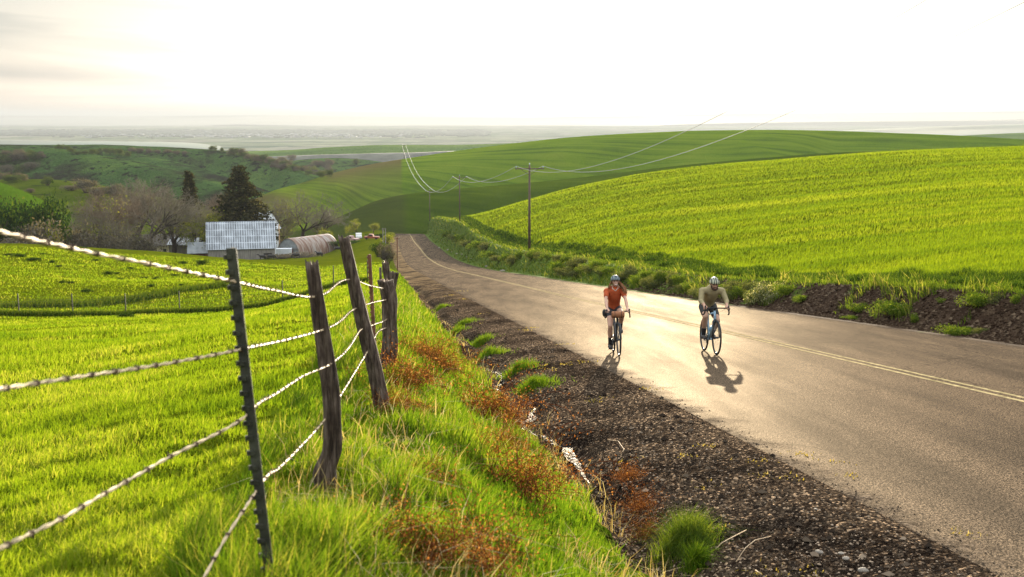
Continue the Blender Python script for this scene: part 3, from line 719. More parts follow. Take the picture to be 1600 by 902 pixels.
# straw lying through the verge
X, Y = sample_ground(32000, 2.0, 60, -.42, .2)
o_ = off(X, Y); cl = fbm(X*.9+5, Y*.7, 3, 117); keep = (o_ > PAST-.3) & (o_ < -7.0) & (cl > .05)
X, Y = X[keep], Y[keep]
grass_obj('dry_straw', M_straw, [blades(X, Y, .07+.26*rng.random(len(X))**3, np.full(len(X), .0025)+.0004*Y, 1.1)], 'pale dry stalks lying through the verge grass')
# crop on the right
X, Y = sample_ground(430000, 22, 330, -.07, .6)
o_ = off(X, Y); w_ = bank_w(Y)
keep = (o_ > 5.7+w_+2.7-.9*sstep(60,130,Y)+.5*fbm(Y*.3, Y*0, 2, 121))
X, Y, o_ = X[keep], Y[keep], o_[keep]
cl = fbm(X*.12, Y*.12, 3, 123)*.5+.9*vnoise((X*.75+Y*.66)*.45, (Y*.75-X*.66)*.025, 127)
h = (.15+.09*rng.random(len(X)))*(1+1.3*np.exp(-((o_-8.7-bank_w(Y))/.8)**2)) + .0004*Y; w = .005+.00040*Y
grass_obj('crop_plants', M_gr_crop, [blades(X, Y, h, w, .3, rnd=np.clip(.45+.4*cl+.17*rng.normal(0,1,len(X)),0,1))], 'dense young green crop on the rolling field')
# grass on the cut bank: clumps that thicken with distance
X, Y = sample_ground(420000, 20, 420, -.1, .6, .9)
o_ = off(X, Y); w_ = bank_w(Y); t_ = (o_-5.7)/w_
cl = fbm(X*.55, Y*.55, 3, 131)
dens = np.clip((Y-30)/70, 0, 1)
rim = np.exp(-((t_-1.05)/.22)**2)
want = (cl + .75*dens + .75*rim + .18*(t_>.75) - .55*(t_<.2)) > .22
keep = (o_ > 5.75) & (o_ < 5.7+w_+2.9-.9*sstep(60,130,Y)) & want
X, Y, o_, t_, cl = X[keep], Y[keep], o_[keep], t_[keep], cl[keep]
clump = fbm(X*1.3+9, Y*1.0, 2, 133)
h = (.14+.20*rng.random(len(X)))*(.6+2.0*np.clip(clump,0,1)) + .0010*Y; w = .007+.0005*Y
grass_obj('bank_grass', M_gr_dark, [blades(X, Y, h, w, .55, rnd=np.clip(.35+.45*clump+.25*rng.normal(0,1,len(X)),0,1), wind=(-.5,-.3))], 'shaggy grass hanging over the cut bank')

# pebbles of the loose shoulder
def pebbles(n, y0, y1, o0, o1, s0, s1, seed=0):
    X, Y = sample_ground(n, y0, y1, -.2, .6)
    o_ = off(X, Y)
    k = (o_ > o0) & (o_ < o1) & (rng.random(len(X)) < sstep(-4.75, -6.1, o_))
    X, Y = X[k], Y[k]; n = len(X)
    s = (s0+(s1-s0)*rng.random(n)**3)*(1+.03*Y)
    a = rng.random(n)*6.28
    oc = np.array([(1,0,0),(0,.7,0),(-1,0,0),(0,-.7,0),(0,0,.55),(0,0,-.4)])
    ca, sa = np.cos(a), np.sin(a)
    V = np.empty((n,6,3))
    jit = 1+.35*(rng.random((n,6))-.5)
    V[:,:,0] = (oc[None,:,0]*ca[:,None]-oc[None,:,1]*sa[:,None])*jit; V[:,:,1] = (oc[None,:,0]*sa[:,None]+oc[None,:,1]*ca[:,None])*jit; V[:,:,2] = oc[None,:,2]
    V *= s[:,None,None]; V += np.stack([X,Y,zt(X,Y)+s*.25],-1)[:,None]
    f = np.array([(0,1,4),(1,2,4),(2,3,4),(3,0,4),(1,0,5),(2,1,5),(3,2,5),(0,3,5)])
    T = (f[None]+(np.arange(n)*6)[:,None,None]).reshape(-1,3)
    return V.reshape(-1,3), T, np.repeat(np.clip(rng.random(n)+.22*fbm(X*.8,Y*.5,3,171)[:n] if len(X)==n else rng.random(n),0,1),6)
def m_pebble():
    m, N, L = new_mat('pebble_stone')
    a = N('ShaderNodeAttribute'); a.attribute_name='rnd'
    r = ramp(N, [(0,(.014,.010,.008)),(.62,(.040,.030,.022)),(.90,(.10,.075,.052)),(1,(.36,.27,.19))]); L(a.outputs['Fac'], r.inputs['Fac'])
    p = N('ShaderNodeBsdfDiffuse'); L(r.outputs['Color'], p.inputs['Color'])
    o = N('ShaderNodeOutputMaterial'); L(p.outputs[0], o.inputs['Surface']); return m
M_pebble = m_pebble()
V, T, A = pebbles(260000, 4.0, 90, -7.3, -4.3, .004, .013)
tag(link_mesh('gravel', np_mesh('gravel', V, None, T, False, {'rnd':A}), M_pebble), 'loose dark gravel chips over the shoulder', None, None, 'stuff')

# rank grass along the crop's edge, its dark colour painting the shade there
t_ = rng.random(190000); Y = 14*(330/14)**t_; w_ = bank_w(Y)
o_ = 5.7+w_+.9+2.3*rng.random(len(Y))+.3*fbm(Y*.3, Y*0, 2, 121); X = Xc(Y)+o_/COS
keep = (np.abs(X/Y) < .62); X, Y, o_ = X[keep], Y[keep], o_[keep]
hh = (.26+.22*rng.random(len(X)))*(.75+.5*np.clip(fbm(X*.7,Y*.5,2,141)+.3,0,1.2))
grass_obj('field_edge_shade_grass', leafy('field_edge_shade_blades', (.020,.045,.010), (.045,.085,.012), (.14,.20,.025), .35, 1.0), [blades(X, Y, hh+.0006*Y, .012+.0006*Y, .35)], 'rank grass coloured dark for the shade along the crop edge above the bank')

V, T, A = pebbles(5200, 4.5, 60, -7.1, -5.2, .012, .042)
tag(link_mesh('coarse_gravel', np_mesh('coarse_gravel', V, None, T, False, {'rnd':A*.95}), M_pebble), 'coarser stones strewn through the dark gravel', None, None, 'stuff')
# crumbled soil on the cut bank
t_ = rng.random(26000); Y = 20*(75/20)**t_; o_ = 5.55+(bank_w(Y)+.3)*rng.random(len(Y))**1.3; X = Xc(Y)+o_/COS
n = len(X); sz = (.015+.07*rng.random(n)**3); oc = np.array([(1,0,0),(0,.8,0),(-1,0,0),(0,-.8,0),(0,0,.7),(0,0,-.6)])
V = oc[None]*(1+.6*(rng.random((n,6,1))-.5))*sz[:,None,None] + np.stack([X,Y,zt(X,Y)],-1)[:,None]
f = np.array([(0,1,4),(1,2,4),(2,3,4),(3,0,4),(1,0,5),(2,1,5),(3,2,5),(0,3,5)]); T = (f[None]+(np.arange(n)*6)[:,None,None]).reshape(-1,3)
m_, N_, L_ = new_mat('soil_clods'); a_n = N_('ShaderNodeAttribute'); a_n.attribute_name='rnd'; r_n = ramp(N_, [(0,(.02,.012,.008)),(.7,(.055,.036,.023)),(1,(.14,.10,.065))]); L_(a_n.outputs['Fac'], r_n.inputs['Fac'])
d_n = N_('ShaderNodeBsdfDiffuse'); L_(r_n.outputs['Color'], d_n.inputs['Color']); o_n = N_('ShaderNodeOutputMaterial'); L_(d_n.outputs[0], o_n.inputs['Surface'])
tag(link_mesh('soil_clods', np_mesh('soil_clods', V.reshape(-1,3), None, T, False, {'rnd': np.repeat(rng.random(n),6)}), m_), 'crumbled dark soil clods on the cut bank', None, None, 'stuff')
# ------------------------------------------------------------------ trees and shrubs
M_bark = simple('bark', (.05,.038,.029), .9, var=.35, scale=3, bump=.5, bscale=8, spec=.1)
M_twig = simple('twigs', (.22,.185,.13), .9, var=.3, scale=.4, spec=.1, trans=.25)
M_twig_red = simple('reddish_twigs', (.22,.16,.105), .9, var=.3, scale=.4, spec=.1, trans=.25)
M_needle = leafy('needles', (.022,.024,.012), (.040,.042,.018), (.09,.075,.03), .25, 1.0)
M_leaf_y = leafy('young_leaves', (.10,.13,.02), (.20,.23,.03), (.34,.33,.07), .5, 1.1)
M_leaf_g = leafy('shrub_leaves', (.03,.05,.02), (.06,.09,.03), (.15,.17,.06), .35, 1.0)
M_leaf_grey = leafy('grey_shrub_twigs', (.07,.06,.05), (.12,.105,.085), (.19,.17,.14), .3, 1.0)
M_leaf_dark = leafy('dark_leaves', (.015,.035,.010), (.03,.06,.014), (.10,.14,.02), .35, 1.0)

M_leaf_bk = leafy('bank_leaves', (.04,.08,.012), (.10,.16,.02), (.24,.27,.05), .5, 1.1)
M_leaf_bo = leafy('olive_bank_leaves', (.05,.06,.025), (.10,.12,.045), (.2,.2,.09), .45, 1.1)
M_leaf_bp = leafy('flowering_bank_leaves', (.06,.09,.03), (.16,.18,.08), (.5,.46,.32), .45, 1.1)
def prisms(A, B, ra, rb, k=3):
    """tapered sticks from A to B"""
    A = np.asarray(A); B = np.asarray(B); n = len(A)
    d = B-A; d /= np.linalg.norm(d, axis=1)[:,None]+1e-9
    up = np.where(np.abs(d[:,2:3]) < .9, np.array([[0,0,1.]]), np.array([[1.,0,0]]))
    s = np.cross(d, up); s /= np.linalg.norm(s, axis=1)[:,None]+1e-9; t = np.cross(d, s)
    V = []
    for P, r in ((A, ra), (B, rb)):
        for j in range(k):
            a = 2*math.pi*j/k
            V.append(P + (s*math.cos(a)+t*math.sin(a))*np.asarray(r)[:,None])
    V = np.stack(V, 1).reshape(-1,3); i = (np.arange(n)*2*k)[:,None]
    Q = np.stack([np.concatenate([i+j, i+(j+1)%k, i+k+(j+1)%k, i+k+j],1) for j in range(k)],1).reshape(-1,4)
    return V, Q
def grow(rg, height, spread=1.0, levels=5, lean=(0,0), fork=.28, kids=(3,4), droop=0.0, up=.25):
    """a branching skeleton: list of (a, b, ra, rb, level)"""
    segs = []
    def rec(p, d, ln, r, lv):
        n = 3 if lv < 2 else 2
        for i in range(n):
            d = d + rg.normal(0, .11+.03*lv, 3) + np.array([0,0,up*.10-droop*lv*.03]); d /= np.linalg.norm(d)
            q = p + d*ln/n; rb = r*(.86 if lv else .9)
            segs.append((p, q, r, rb, lv)); p, r = q, rb
            if (lv >= 1 or fork < .2) and lv < levels and i < n-1 and rg.random() < .8:
                side(p, d, ln*.62, r*.55, lv+1)
        if lv < levels:
            for _ in range(rg.integers(kids[0], kids[1]+1) if lv < 3 else rg.integers(2, 4)): side(p, d, ln*(.62+.22*rg.random()), r*.68, lv+1)
    def side(p, d, ln, r, lv):
        v = rg.normal(0, 1, 3); v -= d*np.dot(v, d); v /= np.linalg.norm(v)
        a = (.42+.35*rg.random())*spread
        nd = d*math.cos(a)+v*math.sin(a); nd[2] += up*.4
        nd /= np.linalg.norm(nd); rec(p, nd, ln, r, lv)
    d0 = np.array([lean[0], lean[1], 1.]); d0 /= np.linalg.norm(d0)
    rec(np.zeros(3), d0, height*fork, height*.022, 0)
    return segs
def leaves(P, rg, size, per=1, spread=.3):
    n = len(P)*per; C = np.repeat(P, per, 0)+rg.normal(0, spread, (n,3))
    a = rg.normal(0,1,(n,3)); a /= np.linalg.norm(a,axis=1)[:,None]; b = rg.normal(0,1,(n,3)); b -= a*np.sum(a*b,1)[:,None]; b /= np.linalg.norm(b,axis=1)[:,None]
    s = size*(.6+.8*rg.random(n))[:,None]
    V = np.stack([C-a*s, C-b*s*.55, C+a*s, C+b*s*.55],1).reshape(-1,3); Q = np.arange(n*4).reshape(n,4)
    return V, Q
def bare_tree_mesh(seed, height, spread=1.0, thin=1.0, kids=(3,4), levels=5, leaf=0.0, droop=0, fork=.28):
    rg = np.random.default_rng(seed)
    S = grow(rg, height, spread, levels, (rg.normal(0,.06), rg.normal(0,.06)), fork, kids, droop)
    mx = max(s[1][2] for s in S); k = height/mx
    big = [s for s in S if s[4] <= 2]; tw = [s for s in S if s[4] > 2]
    def pr(L, kk, rmin):
        A = np.array([s[0] for s in L])*k; B = np.array([s[1] for s in L])*k
        ra = np.maximum(np.array([s[2] for s in L])*k, rmin); rb = np.maximum(np.array([s[3] for s in L])*k, rmin)
        return prisms(A, B, ra, rb, kk)
    V, Q = pr(big, 5, .085); trunk = np_mesh('trunk', V, Q)
    V, Q = pr(tw, 3, .0125*thin)
    lv = None
    crown = np_mesh('crown', V, Q)
    lf = None
    if leaf > 0:
        P = np.array([s[1] for s in tw])*k; P = P[rg.random(len(P)) < leaf]
        lV, lQ = leaves(P, rg, .16, 3, .35); lf = np_mesh('foliage', lV, lQ, None, False, {'rnd': np.repeat(rg.random(len(lQ)),4)})
    return trunk, crown, lf
def add_twigs(crown):  return crown
def make_tree(name, meshes, mats, label, cat='tree', group=None):
    r = empty(name)
    tag(r, label, cat, group)
    for nm, me, mt in meshes:
        if me is None: continue
        if not me.materials: me.materials.append(mt)
        c = bpy.data.objects.new(nm, me); COL.objects.link(c); c.parent = r
    return r
def conifer_mesh(seed, height, width, dens=1.0, top=.02, low=.08, ragged=.25):
    rg = np.random.default_rng(seed)
    tm = MB(); tm.tube([(0,0,0),(0,0,height*.5),(0,0,height*.97)], [height*.018,height*.011,.03], 7)
    P = []; sticks = []
    z = height*low
    while z < height*.985:
        f = (z-height*low)/(height*(1-low))
        prof = (1-f)**.62*(.55+.45*min(1, f*5+.35))
        n = int(9+6*(1-f))
        for i in range(n):
            a = rg.random()*6.28; L = width*.5*prof*(1-ragged+ragged*1.5*rg.random())+.25
            dz = -.12*L+.25*rg.random()
            e = np.array([math.cos(a)*L, math.sin(a)*L, z+dz]); sticks.append(((0,0,z), e))
            m = max(3, int(L*4.2*dens))
            t = rg.random(m)**.6
            P.append(np.array([0,0,z])*(1-t)[:,None] + e*t[:,None] + rg.normal(0,.16,(m,3))*np.array([1,1,.6]))
        z += height*.021*(1+.3*rg.random())
    P = np.concatenate(P)
    V, Q = leaves(P, rg, .34, 2, .22)
    A = np.array([s[0] for s in sticks], float); B = np.array([s[1] for s in sticks], float)
    v2, q2 = prisms(A, B, np.full(len(A), .05), np.full(len(A), .015))
    n1 = len(V); V = np.concatenate([V, v2]); rnd = np.concatenate([np.repeat(rg.random(len(Q)),4), np.zeros(len(v2))]); Q = np.concatenate([Q, q2+n1])
    return tm.mesh('trunk'), np_mesh('crown', V, Q, None, False, {'rnd': rnd})
def shrub_mesh(seed, r=1.0, h=1.0, n=900, leaf=.09, lumps=7):
    """an uneven clump of small leaves, unit sized, standing on z=0, and its stems"""
    rg = np.random.default_rng(seed)
    C = [np.array([rg.normal(0,.36)*r, rg.normal(0,.36)*r, (.35+.42*rg.random())*h]) for _ in range(lumps)]
    P = []
    for c in C:
        m = int(n/lumps*(.6+.8*rg.random())); d = rg.normal(0,1,(m,3)); d /= np.linalg.norm(d,axis=1)[:,None]
        rad = (.25+.22*rg.random())*(.55+.45*rg.random(m)**.4)[:,None]*(1+.25*rg.normal(0,1,(m,1)).clip(-1,1.5))
        q = c+d*rad*np.array([r,r,h*.8]); P.append(q[q[:,2]>.02])
    P = np.concatenate(P); V, Q = leaves(P, rg, leaf, 1, .02)
    st = MB()
    for c in C: st.tube([(c[0]*.2,c[1]*.2,-.1),(c[0]*.5,c[1]*.5,c[2]*.5),tuple(c)], [.04*r,.025*r,.01*r], 4)
    return np_mesh('foliage', V, Q, None, False, {'rnd': np.repeat(rg.random(len(Q)),4)}), st.mesh('stem')

def place(o, u, v, Y=None, rz=None, scale=1.0, sink=.1):
    """stand a thing on the ground seen at photo pixel u, v (or at distance Y under that column)"""
    if Y is None:
        p = hit(u, v)
        if p is None: return False
        o.location = (p.x, p.y, p.z-sink)
    else:
        x, _ = ray(u, v); x = float(x)*Y; o.location = (x, Y, down(x, Y)-sink)
    o.rotation_euler = (0, 0, rz if rz is not None else random.uniform(0, 6.28))
    o.scale = (scale,)*3 if np.isscalar(scale) else scale
    return True
def px_h(pix, Y): return pix*Y/FPX

# unit meshes
bt = [bare_tree_mesh(11, 16, .95, 1.3, (3,4), 6, .0, fork=.24), bare_tree_mesh(12, 16, 1.1, 1.3, (3,4), 6, .03, fork=.17), bare_tree_mesh(15, 16, .8, 1.3, (3,4), 6, .0, fork=.15)]
bt_leaf = [bare_tree_mesh(21, 12, .9, .9, (3,4), 5, .35), bare_tree_mesh(22, 12, 1.0, .9, (3,3), 6, .30, fork=.2)]
def bare(name, mi, label, u, v, Y, hp, twig=M_twig, leafm=None, lib=bt, wide=1.0, group=None):
    tr, cr, lf = lib[mi]
    H0 = 16 if lib is bt else 12
    r = empty(name); tag(r, label, 'tree', group)
    for nm, me, mt in (('trunk', tr, M_bark), ('crown', cr, twig), ('leaves', lf, leafm or M_leaf_y)):
        if me is None: continue
        c = bpy.data.objects.new(nm, me); COL.objects.link(c); c.parent = r
        if not me.materials: me.materials.append(mt)
        c.material_slots[0].link = 'OBJECT'; c.material_slots[0].material = mt
    place(r, u, v, Y)
    s = (at(u, 392-hp*1.02, Y).z-r.location.z)/H0; r.scale = (s*wide, s*wide, s); return r
G1 = 'bare trees round the farm'
T = [ # mesh, label, u, Y, px height, twig material, width
 (0,'tallest wide bare tree with dark forked trunk left of the silver barn',236,300,112,M_twig,1.25),
 (2,'pale bare tree with tall rounded top rising behind the wide forked one',216,345,112,M_twig,1.1),
 (1,'brown bare tree right of the forked tree, below the small conifer',272,318,86,M_twig,1.0),
 (1,'reddish bare tree crowding the left of the farm grove',176,315,92,M_twig_red,1.1),
 (0,'dark bare tree at the left end of the farm grove',142,300,78,M_twig,1.0),
 (2,'thin bare tree between reddish and pale grove trees',198,330,98,M_twig_red,1.0),
 (2,'rusty bare tree just left of the tall dark conifer',332,345,88,M_twig_red,1.2),
 (1,'leafless tree whose top shows left of the barn roof',304,335,78,M_twig,1.0),
 (0,'broad bare walnut tree with spreading limbs behind the arched shed',470,360,96,M_twig,1.35),
 (1,'smaller bare tree left of the spreading walnut',432,350,84,M_twig,1.1),
 (2,'slim bare tree right of the spreading walnut',505,375,66,M_twig,1.0),
 (2,'low grey thicket tree beside the far left meadow edge',112,320,52,M_twig,1.2),
 (1,'short bare tree in front of the reddish grove tree',196,292,52,M_twig,1.1),
 (0,'rounded bare tree on the grove skyline behind its middle',258,350,104,M_twig_red,1.1)]
for i,(mi,lb,u,Y,hp,tm,wd) in enumerate(T): bare('bare_tree', mi, lb, u, 400, Y, hp, tm, None, bt, wd, G1)
G2 = 'small trees coming into leaf'
for mi,lb,u,Y,hp,wd in [(0,'small yellow-green budding tree by the road bend',562,365,50,1.2),(1,'budding tree nearest the road bend, half bare',584,375,44,1.2),
   (0,'rounded budding bush tree on the slope above the road bend',563,455,30,1.2),(1,'yellow-green budding tree right behind the arched shed',512,345,36,1.3),
   (0,'olive budding tree beneath the small conifer',288,312,58,1.3),(1,'olive budding tree between small conifer and forked tree',318,322,64,1.2),(1,'low olive budding tree left of the forked tree',160,305,44,1.3)]:
    bare('budding_tree', mi, lb, u, 400, Y, hp, M_twig, M_leaf_y, bt_leaf, wd, G2)
cm = conifer_mesh(31, 26, 15.5, 1.1, ragged=.45); ct = make_tree('pine_tree', [('trunk',cm[0],M_bark),('crown',cm[1],M_needle)], None, 'tall dark broad pine rising behind the silver barn', 'tree')
place(ct, 379, 400, 330, 1.0); k_ = (at(379,260,330).z-ct.location.z)/25.5; ct.scale = (k_*1.35, k_*1.35, k_)
cm2 = conifer_mesh(32, 20, 5.5, 1.2, ragged=.4, low=.3); ct = make_tree('pine_tree', [('trunk',cm2[0],M_bark),('crown',cm2[1],M_needle)], None, 'narrower dark pine standing among bare trees left of the barn', 'tree')
place(ct, 300, 400, 335, 2.0); k_ = (at(300,270,335).z-ct.location.z)/19.6; ct.scale = (k_, k_, k_)

# big shrubs in front of the meadow at the left
sh = [shrub_mesh(41+i, 1.0, 1.0, 4200, .036, 11) for i in range(4)]
def shrub(name, mi, label, u, v, Y, wpx, hpx, mat, group=None, cat='shrub', stem=True):
    fo, st = sh[mi]; r = empty(name); tag(r, label, cat, group)
    for nm, me, mt in (('foliage', fo, mat), ('stem', st, M_bark)):
        if nm == 'stem' and not stem: continue
        if not me.materials: me.materials.append(mt)
        c = bpy.data.objects.new(nm, me); COL.objects.link(c); c.parent = r
        c.material_slots[0].link = 'OBJECT'; c.material_slots[0].material = mt
    if not place(r, u, v, Y): return None
    D = r.location.y; w = px_h(wpx, D)/1.5; h = px_h(hpx, D)/1.05
    if Y is not None: h = (at(u, v-hpx, D).z-r.location.z)/1.0
    r.scale = (w, w, h); return r
GS = 'thickets below the left meadow'
for a in [(0,'dark green leafy thicket at the left picture edge',10,400,262,100,80,M_leaf_dark),(1,'dark leafy thicket with yellow-green right flank',70,400,270,80,86,M_leaf_dark),
          (2,'brownish thicket between the two dark leafy ones',42,400,255,90,50,M_leaf_grey),(3,'bright yellow-green bush at the right of the dark thickets',86,400,262,22,38,M_leaf_y),
          (1,'second dark leafy thicket reaching out of the left picture edge',-20,400,258,90,84,M_leaf_dark),(2,'dark leafy thicket right behind the brownish one',46,400,275,90,74,M_leaf_dark),(0,'low grey-brown thicket ahead of the grove',120,400,275,60,44,M_leaf_grey),(1,'dusky thicket at the foot of the grove',152,400,285,56,40,M_leaf_grey),
          (2,'dark hedge-like thicket under the left field rim',20,400,240,80,26,M_leaf_grey),(3,'scrubby undergrowth beneath the forked bare tree',215,400,292,60,30,M_leaf_grey),
          (1,'brown undergrowth left of the small dark shed',184,400,280,50,30,M_leaf_grey)]:
    shrub('thicket', *a, GS)
# shrubs on the hills: each one its own thing
ORD = 'first second third fourth fifth sixth seventh eighth ninth tenth eleventh twelfth thirteenth fourteenth fifteenth sixteenth seventeenth eighteenth nineteenth twentieth twenty-first twenty-second twenty-third twenty-fourth'.split()
def rank(items, i): return ORD[sorted(range(len(items)), key=lambda k: (items[k][0], k)).index(i)]+' from the left'
def scatter_shrubs(name, items, group, labels):
    for i, (u, v, w, h, mat) in enumerate(items):
        shrub(name, i % 4, labels(i, u, v), u, v, None, w, h, mat, group, stem=False)
HB = [(6,252,26,18),(22,248,24,16),(38,246,22,15),(55,247,20,14),(63,243,16,12),(12,268,26,16),(30,266,24,15),(48,262,22,14),(5,278,22,14),(20,281,26,13),(36,278,20,13),(28,238,16,10),(48,238,14,9),(10,240,16,10)]
for i,(u,v,w,h) in enumerate(HB): shrub('hill_shrub', i%4, 'grey-green shrub in the dense upper left hillside patch, '+rank(HB,i), u, v+5, None, w, h, M_leaf_grey if i%3 else M_leaf_g, 'shrubs of the dense left hillside patch', stem=False)
HC = [(94,232,12,9),(106,233,8,7),(112,236,14,7),(122,240,12,6),(132,239,12,7),(145,240,12,9),(155,240,14,11),(166,239,12,10),(176,240,14,11),(188,241,14,11),(200,243,12,9)]
for i,(u,v,w,h) in enumerate(HC): shrub('hill_shrub', i%4, 'dark shrub in the left crest row, '+rank(HC,i), u, v+2, None, w, h, M_leaf_g, 'shrubs in a row along the left hill crest', stem=False)
HD = [(206,236,12,8),(218,237,12,8),(232,238,12,8),(246,239,10,7),(262,238,12,7),(275,240,12,7),(288,240,12,6)]
for i,(u,v,w,h) in enumerate(HD): shrub('hill_shrub', i%4, 'brown-green shrub in the band under the middle skyline, '+rank(HD,i), u, v+2, None, w, h, M_leaf_grey, 'shrubs in the band below the middle skyline', stem=False)
shrub('hill_shrub', 0, 'larger round dark shrub alone on the middle skyline', 333, 236, None, 13, 9, M_leaf_g, 'skyline shrubs', stem=False)
shrub('hill_shrub', 1, 'smaller dark shrub right beside the large skyline one', 347, 238, None, 7, 7, M_leaf_g, 'skyline shrubs', stem=False)
HE = [(362+i*7.2+random.uniform(-2,2), 240+i*1.9+random.uniform(-2,3)-max(0,(i-14))*.2, 12+random.random()*5, 8+random.random()*5) for i in range(22)]
for i,(u,v,w,h) in enumerate(HE): shrub('hill_shrub', i%4, 'dark shrub in the gully line right of the skyline pair, '+rank(HE,i), u, v, None, w, h, M_leaf_g if i%2 else M_leaf_grey, 'shrubs in the gully right of the middle hillside', stem=False)
HF = [(random.uniform(420,520), random.uniform(250,270), 14, 9) for _ in range(16)]
for i,(u,v,w,h) in enumerate(HF): shrub('hill_shrub', i%4, 'grey shrub on the slope dropping to the draw, '+rank(HF,i), u, v, None, w, h, M_leaf_grey, 'grey shrubs dropping to the draw', stem=False)
for a in [(0,'round dark tree alone on the upper meadow',75,290,None,17,15,M_leaf_g),(1,'small brown bush lower on the meadow',48,301,None,14,7,M_leaf_grey),(2,'tiny dark bush at the meadow right top',103,285,None,6,4,M_leaf_g),
          (3,'olive-brown thicket on the meadow right side',135,302,None,34,22,M_leaf_grey),(0,'brown scrub under the olive meadow thicket',152,306,None,36,15,M_leaf_grey),(1,'low brown scrub strip across the meadow',112,298,None,26,9,M_leaf_grey),
          (2,'dark scrub at the meadow end against the grove',178,306,None,30,18,M_leaf_grey)]:
    shrub('meadow_bush', *a, 'bushes on the sunlit meadow')
for a in [(0,'pale bush on the crest where both hills meet',489,268,None,14,9,M_leaf_y),(1,'small green tree on the edge of the grassy hump',557,257,None,12,9,M_leaf_g)]:
    shrub('hill_shrub', *a)
shrub('roadside_bush', 0, 'grey-green bush on the verge just past the leaning posts', 604, 412, None, 26, 34, M_leaf_grey)
shrub('roadside_bush', 1, 'dark green bush sheltering behind the grey roadside one', 592, 402, None, 26, 24, M_leaf_dark)
shrub('roadside_bush', 2, 'yellow-green bush on the verge by the road bend', 604, 380, None, 20, 14, M_leaf_y)
shrub('roadside_bush', 3, 'bright yellowish bush beside the pavement farther down', 611, 372, None, 14, 9, M_leaf_y)

# tufts and low bushes growing on the cut bank
BK = [(905,418,34,20,1),(935,422,30,18,0),(985,432,30,20,1),(1012,436,26,16,0),(1035,440,30,22,1),(1062,444,24,18,0),(1150,458,34,24,1),(1175,462,30,26,1),(1198,476,52,42,2),(1228,462,30,22,0),
      (1255,470,24,14,0),(1330,500,30,12,0),(1345,486,40,18,0),(1400,492,60,26,0),(1432,500,30,14,0),(1395,482,34,16,1),(1412,494,20,12,0),(1530,478,46,26,0),(1555,470,30,18,1),(1500,524,52,20,0),(1475,470,22,10,0),(1535,520,26,14,1),(1590,470,30,16,0)]
for i,(u,v,w,h,k) in enumerate(BK):
    shrub('bank_bush', i%4, ['bright green','olive grey','pale flowering'][k]+' low bush on the cut bank, '+rank(BK,i), u, v, None, w, h, [M_leaf_bk, M_leaf_bo, M_leaf_bp][k], 'low bushes on the cut bank', stem=False)

BA = [(700+i*11.5+random.uniform(-3,3), 372+i*4.6+random.uniform(-6,5) if i<10 else 398+(i-10)*1.9+random.uniform(-4,8), 20+random.random()*12, 10+random.random()*8) for i in range(18)]
for i,(u,v,w,h) in enumerate(BA):
    shrub('bank_clump', i%4, 'shaggy grass clump on the far tall bank, '+rank(BA,i), u, v, None, w, h, M_leaf_bo if i%2 else M_leaf_bk, 'shaggy clumps on the far bank', 'grass clump', stem=False)
BB_ = [(870+i*14+random.uniform(-4,4), 424+i*2.1+random.uniform(-8,8), 24+random.random()*14, 14+random.random()*10) for i in range(23)]
for i,(u,v,w,h) in enumerate(BB_):
    shrub('bank_clump', (i+1)%4, 'shaggy grass clump on the bank behind the riders, '+rank(BB_,i), u, v, None, w, h, M_leaf_bo if i%3 else M_leaf_bk, 'shaggy clumps on the bank behind the riders', 'grass clump', stem=False)
# ------------------------------------------------------------------ farm buildings
def m_roof():
    m, N, L = new_mat('galvanised_roof')
    tc = N('ShaderNodeTexCoord')
    b = N('ShaderNodeTexBrick'); b.inputs['Scale'].default_value=1; b.inputs['Brick Width'].default_value=.62; b.inputs['Row Height'].default_value=2.2; b.inputs['Mortar Size'].default_value=.09
    b.offset = .0; b.inputs['Color1'].default_value=(.105,.115,.125,1); b.inputs['Color2'].default_value=(.18,.195,.21,1); b.inputs['Mortar'].default_value=(.36,.385,.41,1)
    L(tc.outputs['UV'], b.inputs['Vector'])
    n = noise(N, L, tc.outputs['UV'], .35, 4); r = ramp(N, [(.35,(.75,.75,.75)),(.62,(1.3,1.3,1.3))]); L(n.outputs['Fac'], r.inputs['Fac'])
    mx = N('ShaderNodeMix'); mx.data_type='RGBA'; mx.blend_type='MULTIPLY'; mx.inputs['Factor'].default_value=1; L(b.outputs['Color'], mx.inputs['A']); L(r.outputs['Color'], mx.inputs['B'])
    p = N('ShaderNodeBsdfPrincipled'); p.inputs['Roughness'].default_value=.55; p.inputs['Metallic'].default_value=.25; L(mx.outputs['Result'], p.inputs['Base Color'])
    o = N('ShaderNodeOutputMaterial'); L(p.outputs[0], o.inputs['Surface']); return m
M_roof = m_roof()
M_board = simple('grey_boards', (.20,.18,.155), .9, var=.4, scale=1.2, stretch=(3,3,.3))
M_redshed = simple('dark_red_boards', (.10,.035,.022), .9, var=.4, scale=1.2, stretch=(3,3,.3))
M_brown = simple('brown_boards', (.07,.045,.032), .9, var=.4, scale=1.2)
M_sheet = simple('dull_sheet_metal', (.30,.32,.33), .6, metal=.3, var=.25, scale=.8)
M_white = simple('white_paint', (.62,.64,.66), .6, var=.1, scale=1)
M_dark = simple('dark_opening', (.015,.012,.010), .9)
M_rust = simple('rust', (.16,.065,.035), .9, var=.5, scale=4)
M_black = simple('black', (.012,.012,.012), .6)
M_glass = simple('dark_glass', (.03,.035,.04), .15, var=.05, spec=.8)
